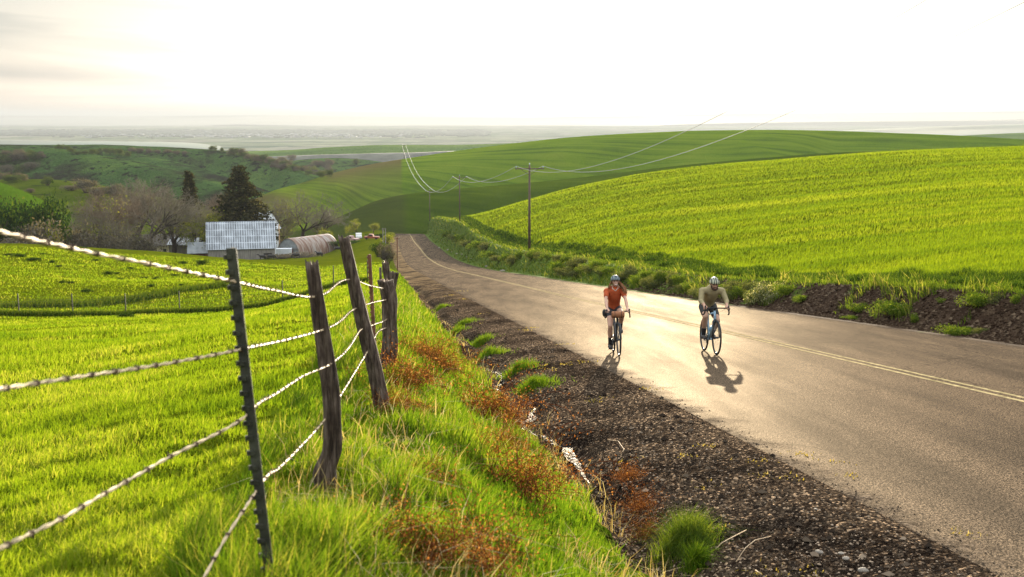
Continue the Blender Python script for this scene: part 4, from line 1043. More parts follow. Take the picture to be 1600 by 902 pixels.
def m_quonset():
    m, N, L = new_mat('rusting_arched_roof')
    tc = N('ShaderNodeTexCoord'); mp = N('ShaderNodeMapping'); mp.inputs['Scale'].default_value=(.35,.35,.10); L(tc.outputs['Object'], mp.inputs['Vector'])
    mp.inputs['Scale'].default_value=(.12,.9,.12)
    n = noise(N, L, mp.outputs['Vector'], 1.6, 5, .65)
    r = ramp(N, [(.36,(.34,.31,.28)),(.48,(.27,.20,.155)),(.56,(.19,.10,.06)),(.66,(.11,.045,.028))]); L(n.outputs['Fac'], r.inputs['Fac'])
    p = N('ShaderNodeBsdfPrincipled'); p.inputs['Roughness'].default_value=.6; p.inputs['Metallic'].default_value=.15; L(r.outputs['Color'], p.inputs['Base Color'])
    w = N('ShaderNodeTexWave'); w.bands_direction='Y'; w.inputs['Scale'].default_value=1.3; L(tc.outputs['Object'], w.inputs['Vector'])
    b = N('ShaderNodeBump'); b.inputs['Strength'].default_value=.7; b.inputs['Distance'].default_value=.08; L(w.outputs['Fac'], b.inputs['Height']); L(b.outputs['Normal'], p.inputs['Normal'])
    o = N('ShaderNodeOutputMaterial'); L(p.outputs[0], o.inputs['Surface']); return m
def slab(P, th, name, mat, parent, uv=None):
    """a thin solid panel from four corners; uv in metres across and down"""
    P = [np.array(p, float) for p in P]; n = np.cross(P[1]-P[0], P[3]-P[0]); n /= np.linalg.norm(n)
    mb = MB(); V = P+[p-n*th for p in P]
    mb.add(V, [(0,1,2,3),(7,6,5,4),(0,4,5,1),(1,5,6,2),(2,6,7,3),(3,7,4,0)])
    me = mb.mesh(name, False)
    w = np.linalg.norm(P[1]-P[0]); h = np.linalg.norm(P[3]-P[0]); uvs = [(0,0),(w,0),(w,h),(0,h)]*2
    ul = me.uv_layers.new(name='uv')
    for lp in me.loops: ul.data[lp.index].uv = uvs[lp.vertex_index]
    return link_mesh(name, me, mat, parent)
def gable_house(name, loc, rz, L_, W, hw, hr, mats, label, cat, over=.4, door=None, windows=()):
    """local: ridge along x, L_ long, W deep; hw wall height, hr ridge height"""
    r = empty(name, loc, (0,0,rz)); tag(r, label, cat)
    mb = MB(); x, y = L_/2, W/2
    V = [(-x,-y,-1.5),(x,-y,-1.5),(x,y,-1.5),(-x,y,-1.5),(-x,-y,hw),(x,-y,hw),(x,y,hw),(-x,y,hw),(-x,0,hr-.12),(x,0,hr-.12)]
    mb.add(V, [(0,1,5,4),(2,3,7,6),(0,3,2,1)], None)
    mb.add(V, [(1,2,6,5),(3,0,4,7)], [(5,6,9),(7,4,8)])
    mb.build('wall', mats[1], r, False)
    o = over; k = (hr-hw)/y
    slab([(-x-o,-y-o,hw-o*k),(x+o,-y-o,hw-o*k),(x+o,0,hr),(-x-o,0,hr)], .1, 'roof_slope', mats[0], r)
    slab([(x+o,y+o,hw-o*k),(-x-o,y+o,hw-o*k),(-x-o,0,hr+.003),(x+o,0,hr+.003)], .1, 'roof_slope', mats[0], r)
    if door:
        dx, dw, dh = door; MB().box((dx,-y-.04,dh/2), (dw,.08,dh)).build('door', mats[2], r, False)
    for wx, wz, ww, wh in windows:
        MB().box((wx,-y-.04,wz), (ww,.08,wh)).build('window', M_glass, r, False)
    return r
def gz(u, Y): x = float(ray(u,0)[0])*Y; return (x, Y, down(x, Y))
# long barn
bx0 = at(314.5, 389, 300); bx1 = at(421.5, 386.5, 300); rz_ = at(368, 346, 306.5).z; ez = bx0.z
cx = (bx0.x+bx1.x)/2; g0 = gz(368, 303)[2]
barn = gable_house('barn', (cx, 306.5, g0), R(13.5), abs(bx1.x-bx0.x)-.8, 12.2, bx0.z-g0+.3, rz_-g0, (M_roof, M_board, M_dark), 'long low grey barn with pale silvery patched metal roof', 'barn', .4,
      door=(6.8, 2.2, 1.9), windows=())
# arched shed
fx = at(450, 392, 321); q = empty('arched_shed', (fx.x, 321, down(fx.x, 321)-.1), (0,0,R(-35))); tag(q, 'arched metal shed with rusty roof and grey boarded front', 'shed')
Rq, Lq = 4.6, 16.0
mb = MB(); n = 28
for s_, rr in ((0, Rq), (1, Rq-.12)):
    pass
V=[]; 
for yv in np.linspace(0, Lq, 24):
    for i in range(n+1):
        a = math.pi*i/n; V.append((-math.cos(a)*Rq, yv, -.5+max(0, math.sin(a))**.9*(Rq*1.12+.5)))
Q=[(j*(n+1)+i, j*(n+1)+i+1, (j+1)*(n+1)+i+1, (j+1)*(n+1)+i) for j in range(23) for i in range(n)]
mb.add(V, Q); me = mb.mesh('roof'); ro = link_mesh('roof', me, m_quonset(), q)
sm = ro.modifiers.new('thick','SOLIDIFY'); sm.thickness=.12; sm.offset=-1
for yv, nm in ((.25,'front_wall'),(Lq-.25,'back_wall')):
    mb = MB(); V=[(-math.cos(math.pi*i/n)*(Rq-.14), yv, -.5+math.sin(math.pi*i/n)**.9*(Rq*1.12+.36)) for i in range(n+1)]; V2=[(a,b+.12,c) for a,b,c in V]
    T=[(0,i+1,i) for i in range(1,n)]; T2=[(n+1,n+1+i,n+2+i) for i in range(1,n)]
    mb.add(V+V2, None, T+T2); mb.build(nm, M_sheet, q, False)
MB().box((.9,.16,1.05),(1.7,.1,2.3)).build('door', simple('rusty_door',(.12,.035,.022),.85), q, False)
MB().box((0,.10,2.35),(8.4,.1,.16)).build('crossbeam', M_board, q, False)
for xx in (-3.4,-2.0,-.4,2.2,3.4): MB().box((xx,.12,1.1),(.12,.08,2.3)).build('batten', M_board, q, False)
# smaller buildings
gable_house('red_shed', (gz(299,308)[0], 308, gz(299,308)[2]-.3), R(12), 6.5, 6, 3.4, 5.8, (M_sheet, M_redshed, M_dark), 'dark red shed with snowy grey roof against the barn end', 'shed', .4, door=(1.0,2.0,2.0))
gable_house('low_shed', (gz(288,325)[0], 325, gz(288,325)[2]), R(-8), 13, 6, 4.8, 6.4, (M_white, M_board, M_dark), 'long pale-roofed outbuilding behind the dark red shed', 'shed', .4)
gable_house('hut', (gz(221,296)[0], 296, gz(221,296)[2]-.2), R(5), 4.2, 4, 2.6, 3.8, (M_brown, M_brown, M_white), 'small dark brown hut beneath the forked bare tree', 'hut', .3, door=(1.3,.6,1.9), windows=[(-1,1.3,.8,.8)])
gable_house('farmhouse', (gz(222,350)[0], 350, gz(222,350)[2]), R(20), 14, 8, 4.6, 7.4, (M_board, simple('cream_wall',(.55,.48,.30),.8), M_dark), 'cream walled farmhouse glimpsed through the bare trees', 'house', .5, windows=[(-4,2.6,1,1.2),(-1,2.6,1,1.2),(3,2.6,1,1.2)])
hs = gable_house('white_house', (gz(398,338)[0], 338, gz(398,338)[2]), R(70), 9, 6, 6.0, 9.2, (M_white, M_white, M_dark), 'white gabled building peeking over the barn roof end', 'house', .5, windows=[(1,4,.9,1.1)])
k_ = (at(407,332,338).z-hs.location.z)/9.2; hs.scale = (1,1,k_)
def tank(u, Y, label):
    g = gz(u, Y); r = empty('trailer', (g[0], g[1], g[2]), (0,0,R(8))); tag(r, label, 'trailer')
    MB().box((0,0,1.35),(4.2,2,1.7)).build('box_body', M_white, r, False)
    for s_ in (-.5,.5): 
        w = MB(); w.tube([(s_,-1.15,.42),(s_,-.9,.42)], .4, 14); w.build('wheel', M_black, r)
    MB().box((2.5,0,.55),(.9,.12,.12)).build('drawbar', M_rust, r, False)
tank(432, 316, 'white box trailer parked between barn and arched shed')
g = gz(428, 312); r = empty('crate_stack',(g[0],g[1],g[2])); 
g = gz(424.5, 330); pl = MB(); pl.tube([(g[0],g[1],g[2]-.3),(g[0]+.1,g[1],g[2]+(at(424.5,351,330).z-g[2]))],[.22,.18],8); tag(pl.build('tan_post', simple('tan_wood',(.42,.28,.15),.8)), 'tall tan post standing between barn and arched shed', 'post')
bpy.data.objects.remove(r)
# an abandoned pickup and scrap by the lane
def truck(name, u, Y, rz, col, label, cat='pickup', sc=1.0):
    g = gz(u, Y); r = empty(name, (g[0], g[1], g[2]), (0,0,rz)); tag(r, label, cat); r.scale=(sc,)*3
    M = simple('old_paint', col, .45, var=.2, scale=1.5, spec=.5)
    b = MB(); pr = [(-2.5,.45),(-2.5,1.0),(-.6,1.05),(-.45,1.72),(.75,1.75),(1.25,1.12),(2.4,1.0),(2.5,.45)]
    V=[(x,-.9,z) for x,z in pr]+[(x,.9,z) for x,z in pr]; k=len(pr)
    me_v=V; T=[]; Q=[(i,(i+1)%k,k+(i+1)%k,k+i) for i in range(k)]
    T += [(0,2,1),(0,7,2),(7,5,2),(7,6,5),(2,5,4),(2,4,3)]; T += [(a+k,c+k,b_+k) for a,b_,c in [(0,2,1),(0,7,2),(7,5,2),(7,6,5),(2,5,4),(2,4,3)]]
    b.add(me_v, Q, T); b.build('body', M, r, False)
    for s_ in (-1,1): MB().add([(-.35,.905*s_,1.15),(.85,.905*s_,1.15),(.65,.905*s_,1.62),(-.28,.905*s_,1.62),(-.35,.93*s_,1.15),(.85,.93*s_,1.15),(.65,.93*s_,1.62),(-.28,.93*s_,1.62)],[(0,1,2,3),(4,5,6,7),(0,1,5,4),(2,3,7,6),(1,2,6,5),(0,3,7,4)]).build('window', M_glass, r, False)
    slab([(1.28,-.72,1.16),(1.28,.72,1.16),(.84,.68,1.68),(.84,-.68,1.68)], -.03, 'windscreen', M_glass, r)
    for x in (-1.6,1.6):
        for s_ in (-1,1):
            w = MB(); w.tube([(x,.95*s_,.36),(x,.7*s_,.36)], .36, 16); w.build('wheel', M_black, r)
    for s_ in (-.6,.6): MB().ball((2.46,s_,.85),(.05,.12,.1),8,6).build('headlight', M_white, r)
    return r
truck('pickup', 541, 345, R(160), (.35,.22,.2), 'faded pinkish pickup parked beyond the tall leaning post')
truck('pickup', 553, 352, R(100), (.6,.6,.58), 'white pickup end-on beside the faded pinkish one')
truck('pickup', 574, 335, R(175), (.25,.06,.03), 'dark reddish pickup by the hedge below the lane', sc=.9)
c_ = truck('car', 601, 428, R(250), (.10,.13,.20), 'small dark bluish car glinting at the far road bend', 'car', .9)
c_.location = (float(Xc(437))-4.0/COS, 437, -float(Hr(437)))
# cows
def remesh(mb, name, vox, smooth=6, mat=None, parent=None):
    me = mb.mesh(name); o = bpy.data.objects.new(name, me); COL.objects.link(o)
    m = o.modifiers.new('r','REMESH'); m.mode='VOXEL'; m.voxel_size=vox; m.use_smooth_shade=True
    if smooth: s_=o.modifiers.new('s','SMOOTH'); s_.iterations=smooth; s_.factor=.5
    dg = bpy.context.evaluated_depsgraph_get(); nm = bpy.data.meshes.new_from_object(o.evaluated_get(dg), depsgraph=dg)
    o.modifiers.clear(); o.data = nm; bpy.data.meshes.remove(me); nm.name = name
    if mat: nm.materials.clear(); nm.materials.append(mat)
    if parent: o.parent = parent
    return o
M_cow = simple('black_hide', (.018,.015,.013), .7, var=.3)
def cow(graze):
    mb = MB()
    mb.tube([(-.95,0,1.12),(-.6,0,1.08),(0,0,1.0),(.55,0,1.05),(.85,0,1.12)], [.22,.34,.40,.36,.24], 12)
    hd = [(.8,0,1.15),(1.15,0,.85),(1.38,0,.45),(1.5,0,.18)] if graze else [(.8,0,1.2),(1.15,0,1.4),(1.4,0,1.42),(1.7,0,1.28)]
    mb.tube(hd, [.24,.17,.14,.09], 10)
    for x in (-.78,.62):
        for y in (-.2,.2):
            hk = -.06 if x < 0 else .03
            mb.tube([(x,y,.95),(x+hk*.5,y,.62),(x+hk,y,.40),(x,y,.05),(x+.03,y,-.05)], [.16,.10,.062,.05,.065], 8)
    mb.tube([(-1.1,0,1.2),(-1.2,0,.9),(-1.18,0,.5)], [.04,.03,.05], 6)
    h2 = hd[-2]
    for y in (-1,1): mb.tube([(h2[0]-.08,.1*y,h2[2]+.1),(h2[0]-.12,.26*y,h2[2]+.1)],[.05,.03],6)
    return mb
cm_ = [remesh(cow(True),'cow',.05,4,M_cow).data, remesh(cow(False),'cow',.05,4,M_cow).data]
for o in [o for o in list(bpy.data.objects) if o.name.startswith('cow')]: bpy.data.objects.remove(o)
for u,v,k,rz,lb in [(411,400,0,.3,'black cow by the right end of the barn wall'),(489,401,1,2.6,'black cow in front of the arched shed'),(519,395,0,.2,'grazing black cow right of the arched shed'),
                    (397,404,1,2.9,'black cow half hidden below the barn wall'),(452,405,0,3.2,'black cow on the rubbly ground left of the arched shed')]:
    o = bpy.data.objects.new('cow', cm_[k]); COL.objects.link(o); tag(o, lb, 'cow', 'black cows near the barn')
    g = gz(u, 292 if u != 519 else 310); o.location = g; o.rotation_euler=(0,0,rz)
# rubble and hedge line in front of the sheds
for i,(u,Y,w,h,lb) in enumerate([(466,300,60,8,'scrubby brown ground growth in front of the arched shed'),(545,330,60,6,'dark hedge strip below the parked pickups'),(590,350,40,6,'dark hedge strip climbing to the lane end'),(440,296,40,7,'weedy rubble heap by the barn end')]):
    shrub('hedge', i, lb, u, 400, Y, w, h, M_leaf_dark if i in (1,2) else M_leaf_grey)
    o = [x for x in COL.objects if x.get('label')==lb][0]; o.scale = (o.scale[0], o.scale[1], px_h(h,Y))

# ------------------------------------------------------------------ town far down on the plain: specks nobody could count
mb = MB()
for i in range(700):
    u = rng.normal(400, 85) if i%2 else rng.uniform(120, 640); v = 213+rng.normal(0,2.4)+abs(rng.normal(0,1))*1.5
    if v < 207 or v > 224: continue
    x, z = ray(u, v); Y = 7000*(1.45/ (max(.35,(-z)*57.3)))
    Y = min(Y, 14000); s_ = rng.uniform(8, 26)
    X = float(x)*Y; mb.box((X, Y, -float(base_H(Y))+4), (s_*rng.uniform(1,3), s_, rng.uniform(6,12)), rng.uniform(0,3))
tag(mb.build('town', simple('town_walls', (.26,.26,.25), .9, var=.5, scale=.004), smooth=False), 'pale specks of a town spread over the plain', None, None, 'stuff')
mb = MB()
for i in range(2600):
    u = rng.uniform(0, 760); v = 211+rng.normal(0,3)
    if v < 205 or v > 226: continue
    x, z = ray(u, v); Y = min(7000*(1.45/(max(.35,(-z)*57.3))), 15000); s_ = rng.uniform(8, 24); X = float(x)*Y
    mb.ball((X, Y, -float(base_H(Y))+3), (s_*rng.uniform(1,3), s_, rng.uniform(6,11)), 6, 4)
tag(mb.build('town_trees', simple('town_tree_leaves', (.05,.06,.035), .9, var=.4, scale=.004)), 'dark specks of trees over the far plain', None, None, 'stuff')
# ------------------------------------------------------------------ barbed wire fence
def m_wood():
    m, N, L = new_mat('weathered_wood')
    tc = N('ShaderNodeTexCoord'); mp = N('ShaderNodeMapping'); mp.inputs['Scale'].default_value=(9,9,.9); L(tc.outputs['Object'], mp.inputs['Vector'])
    n = noise(N, L, mp.outputs['Vector'], 5, 6, .65, .3); n2 = noise(N, L, tc.outputs['Object'], 9, 4)
    r = ramp(N, [(.32,(.018,.013,.010)),(.48,(.075,.055,.042)),(.62,(.16,.125,.10)),(.8,(.28,.24,.20))]); L(n.outputs['Fac'], r.inputs['Fac'])
    r2 = ramp(N, [(.35,(.55,.50,.45)),(.65,(1.1,1.05,1.0))]); L(n2.outputs['Fac'], r2.inputs['Fac'])
    mx = N('ShaderNodeMix'); mx.data_type='RGBA'; mx.blend_type='MULTIPLY'; mx.inputs['Factor'].default_value=1; L(r.outputs['Color'], mx.inputs['A']); L(r2.outputs['Color'], mx.inputs['B'])
    p = N('ShaderNodeBsdfPrincipled'); p.inputs['Roughness'].default_value=.85; p.inputs['Specular IOR Level'].default_value=.2; L(mx.outputs['Result'], p.inputs['Base Color'])
    b = N('ShaderNodeBump'); b.inputs['Strength'].default_value=1; b.inputs['Distance'].default_value=.02; L(n.outputs['Fac'], b.inputs['Height']); L(b.outputs['Normal'], p.inputs['Normal'])
    o = N('ShaderNodeOutputMaterial'); L(p.outputs[0], o.inputs['Surface']); return m
M_wood = m_wood()
M_tpost = simple('dark_green_steel', (.045,.045,.030), .6, metal=.3, var=.5, scale=9, bump=.3)
M_rustpost = simple('rusty_steel', (.14,.060,.030), .8, var=.4, scale=14, bump=.3)
M_wire = simple('galvanised_wire', (.58,.44,.26), .6, metal=.1, var=.35, scale=22, spec=.6)
def ground_pt(u, v, Y):
    p = at(u, v, Y); return p
def wood_post(name, pts, Y, radii, seed, top_split=0.0, depth=.0, extra=()):
    """pts: photo pixels from top to bottom"""
    rg = np.random.default_rng(seed)
    P = np.array([at(u, v, Y + depth*i/(len(pts)-1)) for i,(u,v) in enumerate(pts)])
    t0 = np.linspace(0,1,len(P)); t = np.linspace(0,1,42)
    Q = np.stack([pchip(t0, P[:,k], t) for k in range(3)],-1); rr = pchip(t0, np.array(radii,float), t)
    K = 26; mb = MB(); V=[]
    ridges = rg.random(K)
    for i in range(len(t)):
        for j in range(K):
            a = 2*math.pi*j/K
            g = 1 + .16*math.sin(3*a+seed)+.10*math.sin(5*a+2*seed) + .16*(ridges[j]-.5) + .07*float(vnoise(t[i]*9+seed, j*.9, seed)) + .10*float(vnoise(t[i]*3.5, a, seed+3))
            zt_ = (top_split*(ridges[j]-.3) if i == 0 else 0)
            V.append(Q[i]+np.array([math.cos(a)*rr[i]*g, math.sin(a)*rr[i]*g, zt_]))
    F=[(i*K+j,(i+1)*K+j,(i+1)*K+(j+1)%K,i*K+(j+1)%K) for i in range(len(t)-1) for j in range(K)]
    c = len(V); V.append(Q[0]-np.array([0,0,.02])); T=[(c,j,(j+1)%K) for j in range(K)]
    mb.add(V, F, T)
    for (tt, ang, rad, ln) in extra:       # knots and broken branch stubs
        i = int(tt*41); q = Q[i]; d = np.array([math.cos(ang), math.sin(ang), .25])
        mb.tube([q, q+d*ln*.6, q+d*ln], [rad, rad*.85, rad*.45], 8)
    return mb
f1 = empty('barbed_wire_fence', tuple(at(515, 800, 6.3))); tag(f1, 'old barbed wire fence on crooked weathered posts along the verge', 'fence')
loc1 = Vector(f1.location)
def pf(mb, name, mat, label=None, parent=f1, smooth=True):
    o = mb.build(name, mat, parent, smooth); o.location = -loc1
    if label: o['label'] = label
    return o
# metal T post with studs
Yt = 3.95
a_, b_ = at(361, 388, Yt), at(424, 925, Yt-.05)
ax = (b_-a_); ln_ = ax.length; ax.normalize()
mb = MB()
gp = b_ + ax*.35
def bar(p0, p1, sx, sy):
    V=[]
    for p in (p0,p1):
        for dx,dy in ((-1,-1),(1,-1),(1,1),(-1,1)): V.append((p[0]+dx*sx/2, p[1]+dy*sy/2, p[2]))
    return V, [(0,1,2,3),(7,6,5,4),(0,4,5,1),(1,5,6,2),(2,6,7,3),(3,7,4,0)]
mb.add(*bar(a_, gp, .036, .006)); mb.add(*bar(a_+Vector((0,.018,0)), gp+Vector((0,.018,0)), .007, .030))
n = int(ln_/.054)
for i in range(n+4):
    q = a_+ax*(.03+.054*i); mb.box((q.x-.021, q.y-.006, q.z), (.012,.014,.017)); 
    mb.box((q.x-.008, q.y-.008, q.z), (.020,.010,.014))
pf(mb, 'metal_post', M_tpost, 'studded dark green steel T post in front', smooth=False)
pf(wood_post('w', [(487,413),(497,480),(510,560),(520,640),(519,700),(508,740),(516,790),(520,835)], 6.3, [.034,.040,.046,.050,.058,.066,.055,.06], 3, .05, 0, [(.77,3.3,.030,.075),(.80,3.0,.026,.06)]), 'wooden_post', M_wood, 'bent grey wooden post with a stub low on its side')
pf(wood_post('w', [(538,372),(556,450),(575,530),(590,590),(600,640)], 9.4, [.042,.050,.055,.058,.062], 5, .04), 'wooden_post', M_wood, 'leaning tall wooden post with pointed top')
mb = MB(); mb.add(*bar(at(577,398,11.2), at(589,600,11.2), .035, .008)); mb.add(*bar(at(577,398,11.2)+Vector((0,.02,0)), at(589,600,11.2)+Vector((0,.02,0)), .008, .03))
for i in range(26):
    q = at(577,398,11.2).lerp(at(589,600,11.2), (i+.5)/26); mb.box((q.x-.018,q.y-.006,q.z),(.014,.012,.018))
pf(mb, 'rusty_post', M_rustpost, 'thin rusty steel post behind the leaning one', smooth=False)
pf(wood_post('w', [(600,439),(607,470),(608,520),(603,575)], 13.0, [.085,.080,.078,.085], 7, .03), 'wooden_post', M_wood, 'short thick wooden post')
pf(wood_post('w', [(602,412),(606,440),(611,490)], 16.5, [.048,.045,.045], 9, .05), 'wooden_post', M_wood, 'dark broken post behind the short thick one')
pf(wood_post('w', [(619,427),(614,460),(611,500)], 14.8, [.036,.034,.036], 11, .04), 'wooden_post', M_wood, 'slim post tilting to the right')
pf(wood_post('w', [(612,426),(610,460),(609,500)], 15.2, [.030,.030,.032], 12, .04), 'wooden_post', M_wood, 'thin stake against the tilted post')
for i, Yp_ in enumerate((24, 32, 41, 52, 66, 84, 106)):
    X_ = float(Xc(Yp_))+(-9.2+.15*math.sin(i*2.3))/COS; z_ = float(zt(X_, Yp_)); mb = MB()
    mb.tube([(X_,Yp_,z_-.2),(X_+.05*math.sin(i*5),Yp_,z_+1.05)],[.05,.045],8); pf(mb, 'wooden_post', M_wood)

def twisted(pts, r=.0024, pitch=.09, gap=.0025):
    """two strands twisted round each other along a path"""
    P = np.array([tuple(p) for p in pts], float)
    d = np.concatenate([[0],np.cumsum(np.linalg.norm(np.diff(P,axis=0),axis=1))])
    n = max(8, int(d[-1]/.012)); t = np.linspace(0,d[-1],n)
    Q = np.stack([pchip(d, P[:,k], t) for k in range(3)],-1)
    T = np.gradient(Q,axis=0); T/=np.linalg.norm(T,axis=1)[:,None]
    S = np.cross(T, [0,0,1.]); S/=np.linalg.norm(S,axis=1)[:,None]; U = np.cross(S,T)
    mb = MB()
    for ph in (0, math.pi):
        a = t/pitch*2*math.pi+ph
        mb.tube(Q+S*np.cos(a)[:,None]*gap+U*np.sin(a)[:,None]*gap, r, 5)
    bb = MB(); x = .06
    while x < d[-1]:
        i = int(x/d[-1]*(n-1)); q = Q[i]
        for w in range(3):
            off_ = T[i]*(.004*(w-1)); a = np.linspace(0,2*math.pi,9)
            bb.tube(q+off_+S[i]*np.cos(a)[:,None]*(gap+r+.0015)+U[i]*np.sin(a)[:,None]*(gap+r+.0015), .0016, 4)
        for sg, ang in ((1,.6),(-1,.6),(1,2.4),(-1,2.4)):
            dv = (S[i]*math.cos(ang)+U[i]*math.sin(ang))*sg
            bb.tube([q+dv*.004, q+dv*.018+T[i]*.004*sg], [.0017,.0005], 4)
        x += .125+.02*random.random()
    return mb, bb
def wire(pp, label, r=.0030):
    pts = [at(u,v,Y) for u,v,Y in pp]
    a, b = twisted(pts, r, .15, r*.85)
    nq = sum(len(x) for x in a.q); nt_ = sum(len(x) for x in a.t); bq = sum(len(x) for x in b.q)
    for vv in [1]:
        off0 = a.n
        for x in b.v: a.v.append(x)
        for x in b.q: a.q.append(x+off0)
        for x in b.t: a.t.append(x+off0)
        a.n += b.n
    w = pf(a, 'wire_strand', M_wire, label); w.data.materials.append(M_rustwire)
    mi = np.zeros(len(w.data.polygons), np.int32); tq = nq+bq; mi[nq:tq] = 1; mi[tq+nt_:] = 1
    w.data.polygons.foreach_set('material_index', mi)
M_rustwire = simple('rusty_barbs', (.09,.055,.035), .8, var=.3)
wire([(-330,255,1.7),(0,362,2.45),(120,390,2.85),(240,414,3.25),(366,440,3.93),(420,452,4.9),(489,464,6.2),(545,437,9.3),(580,447,11.1),(600,451,13)], 'top strand sagging towards the camera')
wire([(-200,640,1.9),(0,608,2.45),(130,588,2.85),(250,570,3.3),(376,546,3.93),(430,535,4.9),(503,516,6.2),(556,482,9.3),(582,473,11.1),(604,468,13),(609,462,15),(612,462,24)], 'second strand')
wire([(-160,950,1.9),(0,857,2.45),(120,797,2.85),(240,728,3.3),(386,648,3.93),(430,616,4.9),(470,590,5.6),(515,570,6.2),(566,514,9.3),(585,507,11.1),(605,498,13),(609,480,15),(612,470,24)], 'third strand with a twist knot')
wire([(240,1010,3.2),(320,900,3.4),(350,845,3.55),(384,792,3.75),(402,765,3.93),(440,728,4.8),(500,665,6.0),(531,620,7.2),(575,548,9.4),(590,520,11.1),(604,512,13)], 'loose lowest strand')
# wire of the farther posts
pts_ = [[(float(Xc(y))+(-9.2)/COS, y, float(zt(float(Xc(y))-9.2/COS, y))+h_) for y in (15,24,32,41,52,66,84,106)] for h_ in (.35,.65,.95)]
mb = MB(); [mb.tube(p, .004, 4) for p in pts_]; pf(mb, 'wire_strand', M_wire, 'thin far strands')

# ------------------------------------------------------------------ woven wire fence across the pasture
f2 = empty('woven_wire_fence', (0,0,0)); tag(f2, 'low woven wire fence crossing the pasture on thin steel posts', 'fence')
px_ = [(-60,498),(-10,497.5),(30,497),(114,496.5),(197,496),(281,494),(362,488),(442,480),(522,472),(575,466)]
base = []
for u, v in px_:
    Yq = 62.5 + (0 if u<300 else (u-300)*.012)
    x, _ = ray(u, v); X_ = float(x)*Yq; base.append((X_, Yq, float(zt(X_, Yq))))
for b in base:
    mb = MB(); mb.add(*bar(Vector((b[0],b[1],b[2]-.2)), Vector((b[0],b[1],b[2]+1.25)), .055, .05)); mb.build('steel_post', M_tpost, f2, False)
mb = MB(); B = np.array(base); tt = np.linspace(0,1,len(B))
xs = np.linspace(B[0,0], B[-1,0], 200); ysn = np.interp(xs, B[:,0], B[:,1]); zsn = zt(xs, ysn)
for h_ in np.linspace(.08,1.08,8): mb.tube(np.stack([xs,ysn,zsn+h_],-1), .0032, 3, False)
x = B[0,0]
while x < B[-1,0]:
    y = float(np.interp(x,B[:,0],B[:,1])); z = float(zt(x,y)); mb.tube([(x,y,z+.08),(x,y,z+1.08)], .0030, 3, False); x += .16
mb.build('wire_mesh', simple('dull_wire',(.10,.10,.07),.7,metal=.3), f2)
X = rng.uniform(B[0,0]-4, B[-1,0], 26000); Y = np.interp(X, B[:,0], B[:,1])+rng.normal(0,.28,len(X))
uu = rng.uniform(-60, 345, 16000); kk = rng.random(16000) < .35+.6*np.clip((vnoise(uu*.03, uu*0, 77)+.6),0,1); uu = uu[kk]; Y2 = np.interp(uu, [-60,100,230,345],[71,74,80,88])+rng.normal(0,.7,len(uu)); X2 = ray(uu, 0)[0]*Y2  # second strip: dark blades standing in for the shadow in the swale
grass_obj('fence_grass_and_swale_shade', leafy('fence_and_swale_shade_blades',(.03,.06,.012),(.06,.10,.015),(.15,.17,.03),.4,1.1), [blades(X, Y, .18+.22*rng.random(len(X)), np.full(len(X),.03), .4), blades(X2, Y2, .22+.25*rng.random(len(X2)), np.full(len(X2),.035), .4)], 'darker longer grass growing along the woven fence, and a dark strip painting the swale shadow beyond')
# dark weeds and hummocks of the pasture, each its own
random.seed(5)
WD = [(197,497,22,9,'dark weed clump at the foot of a woven fence post'),(12,400,12,4,''),(32,402,18,5,''),(52,407,18,4,''),(68,398,9,3,''),(81,411,8,4,''),(92,418,9,4,''),(131,392,11,5,''),(96,443,10,5,''),(110,443,10,4,''),
      (170,429,12,5,''),(183,428,8,3,''),(188,438,10,4,''),(225,435,8,3,''),(243,437,10,4,''),(235,448,8,4,''),(285,412,10,4,''),(316,415,14,7,''),(318,432,8,4,''),(283,446,7,3,''),(135,456,14,5,''),(272,431,9,3,''),(205,420,9,3,''),(150,408,9,3,'')]
nm_ = ['near the left edge','on the upper slope','in the middle of the slope','below the rim']
for i,(u,v,w,h,lb) in enumerate(WD):
    L_ = lb or 'low dark weed patch on the upper pasture, '+rank(WD,i)
    shrub('weed_clump', i%4, L_, u, v, None, w*1.25, h*1.5, M_leaf_dark, 'dark weed patches on the pasture', 'weed', stem=False)

# ------------------------------------------------------------------ utility poles and power lines
M_pole = simple('pole_wood', (.11,.075,.05), .9, var=.3, scale=2, stretch=(4,4,.5), bump=.4)
M_insul = simple('glass_insulator', (.55,.60,.60), .3, spec=.7)
def at_o(u, Y, lift=0): x,_ = ray(u,0); x=float(x)*Y; return (x, Y, float(zt(x,Y)) if Y < 450 else down(x,Y))
def pole(x, y, zb, ztop, rz, label, arm=3.2, rad=.16):
    r = empty('utility_pole', (x,y,zb), (0,0,rz)); tag(r, label, 'utility pole', 'wooden utility poles down the right of the road')
    h = ztop-zb
    mb = MB(); mb.tube([(0,0,-.5),(0,0,h*.5),(0,0,h)], [rad,rad*.85,rad*.68], 12); mb.build('pole', M_pole, r)
    MB().box((0,-.16,h-.45),(arm,.10,.13)).build('crossarm', M_pole, r, False)
    for s_ in (-1,1):
        mb = MB(); mb.tube([(0,-.10,h-1.25),(s_*arm*.30,-.18,h-.52)],[.02,.02],5); mb.build('brace', M_tpost, r)
        mb = MB(); mb.tube([(s_*arm*.46,-.16,h-.385),(s_*arm*.46,-.16,h-.24)],[.02,.02],6); mb.ball((s_*arm*.46,-.16,h-.20),(.075,.075,.10),10,8); mb.build('insulator', M_insul, r)
    mb = MB(); mb.tube([(0,0,h),(0,0,h+.12)],[.02,.02],6); mb.ball((0,0,h+.16),(.07,.07,.10),10,8); mb.build('insulator', M_insul, r)
    Rz = Matrix.Rotation(rz,3,'Z')
    return [Vector((x,y,zb))+Rz@Vector((s_*arm*.46,-.16,h-.12)) for s_ in (-1,1)]
rz0 = math.atan(.1135)
ends = []
